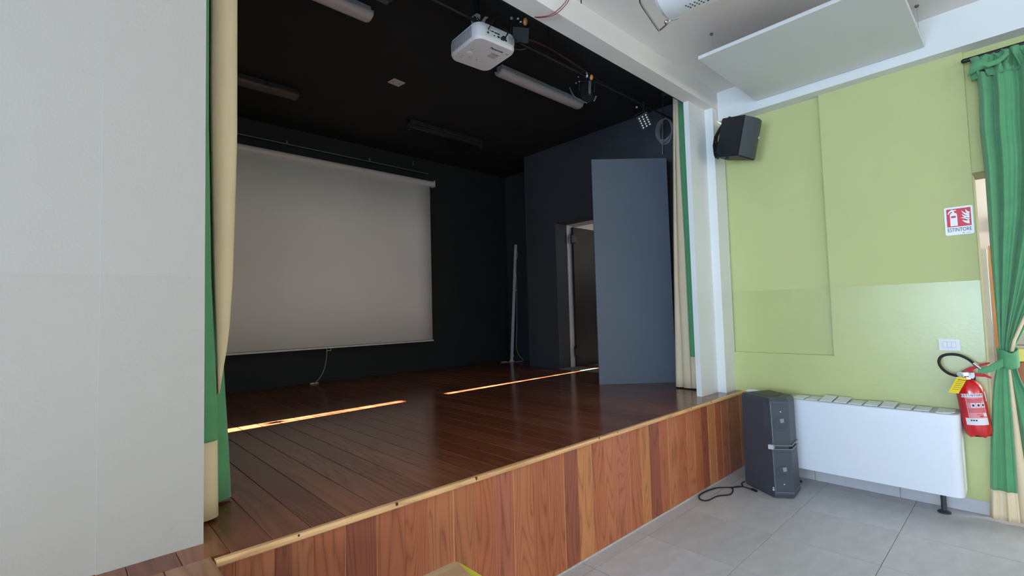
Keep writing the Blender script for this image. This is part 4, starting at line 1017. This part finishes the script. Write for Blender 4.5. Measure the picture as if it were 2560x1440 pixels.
b = bm_new(); extr(b, [spt(u, v, .0008) for u, v in ((.098, .008), (.106, .008), (.106, .016), (.098, .016))], (.0004, 0, 0)); extr(b, [spt(u, v, .0008) for u, v in ((.118, .009), (.142, .009), (.142, .012), (.118, .012))], (.0004, 0, 0)); obj('small_print', b, M('pale_ink', (150, 158, 166), .6, .3), spl)

# ================================================================== LIGHT SWITCH
lsw = thing('light_switch', 'white three-rocker switch plate on the green wall above the extinguisher', 'switch', (SXp, -1.559, 1.23))
b = bm_new(); extr(b, [(SXp, -1.559+u, 1.23+v) for u, v in rrect(-.061, .061, -.044, .044, .006, 3)], (-.010, 0, 0)); lpl = obj('plate', b, plastic_white, lsw)
b = bm_new(); extr(b, [(SXp-.010, -1.559+u, 1.23+v) for u, v in rrect(-.038, .038, -.023, .023, .002, 2)], (-.001, 0, 0)); obj('surround', b, M('switch_grey', (196, 200, 204), .5, .4), lpl)
for i in range(3):
    b = bm_new(); yk = -1.559+.0245*(i-1); box(b, SXp-.0165, SXp-.010, yk-.0115, yk+.0115, 1.209, 1.251, .001); obj('rocker', b, plastic_white, lpl)

# ================================================================== FIRE EXTINGUISHER
fe = thing('fire_extinguisher', 'red fire extinguisher with black hose hanging on the green wall', 'fire extinguisher', (4.86, -1.66, .58))
EM = Matrix.Translation((4.858, -1.692, .584)) @ Matrix.Rotation(math.radians(-6.0), 4, 'X') @ Matrix.Rotation(0, 4, 'Z')
# local: z up, -x towards the hall, -y to the right of the picture
def eb(name, bm, mat, par=None, **k): bm.transform(EM); return obj(name, bm, mat, par or fe, **k)
b = bm_new()
seg = 40; RR = .077; rings = []
for r_, z, lob in ((.040, .0, 1), (.062, .0, 1), (.073, .012, .8), (.0765, .04, .35), (RR, .09, 0), (RR, .30, 0), (.075, .335, 0), (.068, .36, 0), (.054, .382, 0), (.036, .398, 0), (.022, .405, 0)):
    rg = []
    for k in range(seg):
        a = 2*PI*k/seg; w = 1+lob*.05*math.cos(5*a+.4); zz_ = z+lob*.010*(1-math.cos(5*a+.4))
        rg.append(b.verts.new((r_*w*math.cos(a), r_*w*math.sin(a), zz_)))
    rings.append(rg)
for i in range(len(rings)-1):
    for k in range(seg): b.faces.new((rings[i][k], rings[i][(k+1) % seg], rings[i+1][(k+1) % seg], rings[i+1][k]))
b.faces.new(rings[0][::-1]); b.faces.new(rings[-1]); eb('cylinder', b, red_paint, smooth=True, angle=50)
def wrap(a0, a1, z0, z1, off, n=14):
    return [[((RR+off)*math.cos(a0+(a1-a0)*i/n), (RR+off)*math.sin(a0+(a1-a0)*i/n), z) for i in range(n+1)] for z in (z0, z1)]
AM = PI+.32    # label centre: facing the camera
def lab_patch(name, a0, a1, z0, z1, mat, off, par=None): b = bm_new(); grid(b, wrap(AM+a0, AM+a1, z0, z1, off)); return eb(name, b, mat, par, smooth=True, angle=0)
LB = lab_patch('label', -.98, .70, .09, .31, ink_pale, .0004)
lab_patch('label_band', -.98, .70, .285, .31, label_white, .0009, LB)
lab_patch('label_foot', -.98, .70, .09, .138, label_white, .0009, LB)
lab_patch('label_frame', -.98, -.70, .14, .283, ink_red, .0008, LB)
for i, z in enumerate((.272, .262, .252)): lab_patch('label_line', -.60, .62-.1*i, z-.003, z+.002, ink_red, .0012, LB)
for i, z in enumerate((.205, .197, .189, .181)): lab_patch('label_line', -.62, .62, z-.0024, z+.0012, ink_red, .0012, LB)
for i in range(3): lab_patch('pictogram', -.36+.36*i, -.07+.36*i, .214, .243, label_white, .0013, LB)
for i in range(3): lab_patch('pictogram_mark', -.29+.36*i, -.13+.36*i, .220, .236, ink, .0017, LB)
lab_patch('label_block', -.10, .30, .162, .166, ink_red, .0013, LB); lab_patch('label_block', .10, .36, .146, .156, ink_red, .0013, LB); lab_patch('label_block', .40, .66, .150, .172, label_white, .0012, LB)
for i in range(3): lab_patch('seal', -.60+.17*i, -.48+.17*i, .118, .128, ink, .0013, LB)
SS = lab_patch('side_sticker', .98, 1.5, .25, .318, label_white, .0008); lab_patch('sticker_print', 1.03, 1.45, .258, .295, M('sticker_print', (176, 196, 196), .5, .4), .0013, SS)
lab_patch('side_label', -1.5, -1.12, .10, .30, M('label_red2', (188, 60, 66), .5, .4), .0006)
word = 'ESTINTORE'
for i, ch in enumerate(word):
    a = AM-.92+.19*i
    p = EM @ Vector(((RR+.0014)*math.cos(a), (RR+.0014)*math.sin(a), .2975)); tr = EM.to_3x3() @ Vector((-math.sin(a), math.cos(a), 0))
    text('lettering', ch, ink, .020, p, tr, EM.to_3x3() @ Vector((0, 0, 1)), LB, .9, bold=.0003)
b = bm_new(); cyl(b, (0, 0, .40), (0, 0, .455), .021, .019, 16); eb('neck_collar', b, metal, smooth=True)
b = bm_new(); box(b, -.03, .01, -.022, .03, .425, .462, .006); eb('valve', b, metal)
b = bm_new(); extr(b, [(-.012, .045, .475), (-.012, .048, .50), (-.012, .012, .520), (-.012, -.06, .545), (-.012, -.108, .556), (-.012, -.110, .546), (-.012, -.06, .53), (-.012, -.012, .505), (-.012, .0, .475)], (.022, 0, 0)); b.transform(Matrix.Translation((0, -.028, -.034))); eb('squeeze_lever', b, red_lever)
b = bm_new(); extr(b, [(-.012, .04, .468), (-.012, -.01, .492), (-.012, -.02, .478), (-.012, -.07, .470), (-.012, -.098, .450), (-.012, -.101, .442), (-.012, -.093, .440), (-.012, -.07, .452), (-.012, -.01, .458)], (.022, 0, 0)); b.transform(Matrix.Translation((0, -.030, -.032))); eb('carry_handle', b, red_lever)
b = bm_new(); lathe(b, [(.019, 0), (.019, .008), (.015, .010)], (-.03, .028, .443), (-1, .15, .1), 18); PG = eb('pressure_gauge', b, plastic_white, smooth=True)
b = bm_new(); lathe(b, [(.014, 0), (.013, .001)], (-.0405, .0295, .444), (-1, .15, .1), 16); eb('gauge_face', b, M('gauge_face', (176, 186, 192), .4, .4), PG, smooth=True)
b = bm_new(); extr(b, [(-.034, -.012, .455), (-.034, -.048, .455), (-.034, -.046, .425), (-.034, -.036, .412), (-.034, -.016, .418)], (-.004, 0, 0)); eb('seal_plate', b, plastic_white)
b = bm_new(); tube(b, [(-.036, .005, .475), (-.04, -.02, .46), (-.04, -.03, .44)], .002, 6, 4); eb('safety_pin', b, metal, smooth=True)
# hose loop in the wall plane, world coordinates
hp = [(4.83, -1.612, 1.050), (4.83, -1.58, 1.053), (4.84, -1.54, 1.070), (4.85, -1.508, 1.105), (4.86, -1.496, 1.148), (4.86, -1.512, 1.185), (4.86, -1.553, 1.203), (4.86, -1.61, 1.200), (4.86, -1.66, 1.172), (4.85, -1.70, 1.132)]
hp = [(x, y-.004, z-.04) for x, y, z in hp]
b = bm_new(); tube(b, hp, .0095, 10, 7); obj('hose', b, rubber, fe, smooth=True)
b = bm_new(); cyl(b, (4.85, -1.690, 1.106), (4.842, -1.727, 1.070), .0125, .0115, 12); cyl(b, (4.842, -1.727, 1.070), (4.838, -1.742, 1.054), .008, .007, 12); obj('nozzle', b, metal, fe, smooth=True)
b = bm_new(); cyl(b, (4.832, -1.60, 1.009), (4.835, -1.635, 1.007), .011, seg=12); obj('hose_ferrule', b, metal, fe, smooth=True)
b = bm_new(); extr(b, [(4.775, -1.602, 1.010), (4.775, -1.658, 1.006), (4.770, -1.604, .890), (4.770, -1.548, .893)], (-.001, 0, 0)); TG = obj('service_tag', b, yellow_card, fe)
for i in range(6):
    z = .992-.014*i; y = -1.604+.0062*i
    b = bm_new(); extr(b, [(4.7735-.0006*i, y, z), (4.7735-.0006*i, y-.05+.006*(i % 3), z-.002), (4.7735-.0006*i, y-.05+.006*(i % 3), z-.006+.001*(i > 0)), (4.7735-.0006*i, y, z-.004)], (-.0006, 0, 0)); obj('tag_print', b, ink if i == 0 else M('tag_ink', (150, 132, 40), .6, .3), TG)
b = bm_new(); tube(b, [(4.82, -1.635, 1.02), (4.785, -1.63, 1.018), (4.775, -1.63, 1.004)], .002, 6, 3); obj('tag_string', b, metal, fe)
b = bm_new(); box(b, 4.90, XR-.002, -1.69, -1.63, .80, 1.02, .003); obj('wall_hook', b, dark_metal, fe)

# ================================================================== NEXT ROOM FURNITURE
sh = thing('bookcase', 'tall orange wooden shelf unit in the room behind the green curtain', 'shelf', (7.75, -2.2, 0))
b = bm_new(); box(b, 7.58, 7.95, -1.735, -1.71, 0, 2.165); obj('side_panel', b, orange_wood, sh)
b = bm_new(); box(b, 7.58, 7.95, -2.7, -2.675, 0, 2.165); obj('side_panel', b, orange_wood, sh)
b = bm_new(); box(b, 7.93, 7.95, -2.69, -1.73, .02, 2.15); obj('back_panel', b, orange_wood, sh)
for z in (.06, .5, .85, 1.18, 1.335, 1.516, 1.83, 2.145):
    b = bm_new(); box(b, 7.59, 7.93, -2.675, -1.735, z-.011, z+.011); obj('shelf_board', b, orange_wood, sh)
ct = thing('counter', 'brown wooden counter with yellow edge and grey top behind the green curtain', 'counter', (6.5, -2.4, 0))
b = bm_new(); box(b, 6.26, 6.9, -3.0, -1.83, 0, 1.0); obj('front_panel', b, brown_panel, ct)
b = bm_new(); box(b, 6.2, 6.95, -3.02, -1.80, 1.01, 1.12, .004); obj('yellow_edge', b, yellow_edge, ct)
b = bm_new(); box(b, 6.205, 6.95, -3.02, -1.81, 1.12, 1.14, .003); obj('top', b, grey_top, ct)
t = thing('storage_box', 'pale grey box standing on the counter behind the green curtain', 'box', (6.5, -2.0, 1.14))
b = bm_new(); box(b, 6.42, 6.62, -2.14, -1.86, 1.141, 1.33, .006); obj('carton', b, M('pale_box', (190, 184, 174), .6, .3), t)
b = bm_new(); box(b, 6.41, 6.63, -2.15, -1.85, 1.33, 1.36, .004); obj('lid', b, M('lid_mixed', (150, 146, 142), .6, .3), t)
t = thing('wall_unit', 'white air conditioner box high on the wall of the next room', 'air conditioner', (8.0, -2.1, 2.4))
b = bm_new(); extr(b, [(8.1, -1.73, 2.36), (7.93, -1.73, 2.40), (7.90, -1.73, 2.52), (8.1, -1.73, 2.55)], (0, -.8, 0)); obj('casing', b, M('unit_white', (214, 212, 206), .5, .4), t)

# ================================================================== FOREGROUND TABLE CORNER
tb_ = thing('yellow_table', 'yellow table whose corner shows at the bottom edge below the stage', 'table', (.55, -1.15, 0))
b = bm_new(); prism(b, rrect(.02, 1.006, -1.65, -.613, .016, 4), .70, .722); obj('tabletop', b, M('yellow_table_top', (226, 214, 70), .4, .4), tb_)
for x in (.07, .93):
    for y in (-1.60, -.69):
        b = bm_new(); cyl(b, (x, y, .70), (x, y, .0), .022, .018, 12); obj('leg', b, metal, tb_, smooth=True)
b = bm_new(); box(b, .06, .96, -1.61, -.66, .64, .70); obj('apron', b, tan_wood, tb_, color=(190, 150, 110))
b = bm_new()
prism(b, [(.04, -1.60), (.78, -1.60), (.972, -.733), (.994, -.637), (.993, -.627), (.985, -.621), (.04, -.617)], .7225, .730)
o = obj('wooden_board', b, tan_wood, None, color=(196, 158, 120)); tag(o, 'tan plywood board lying on the yellow table at the bottom edge', 'board')
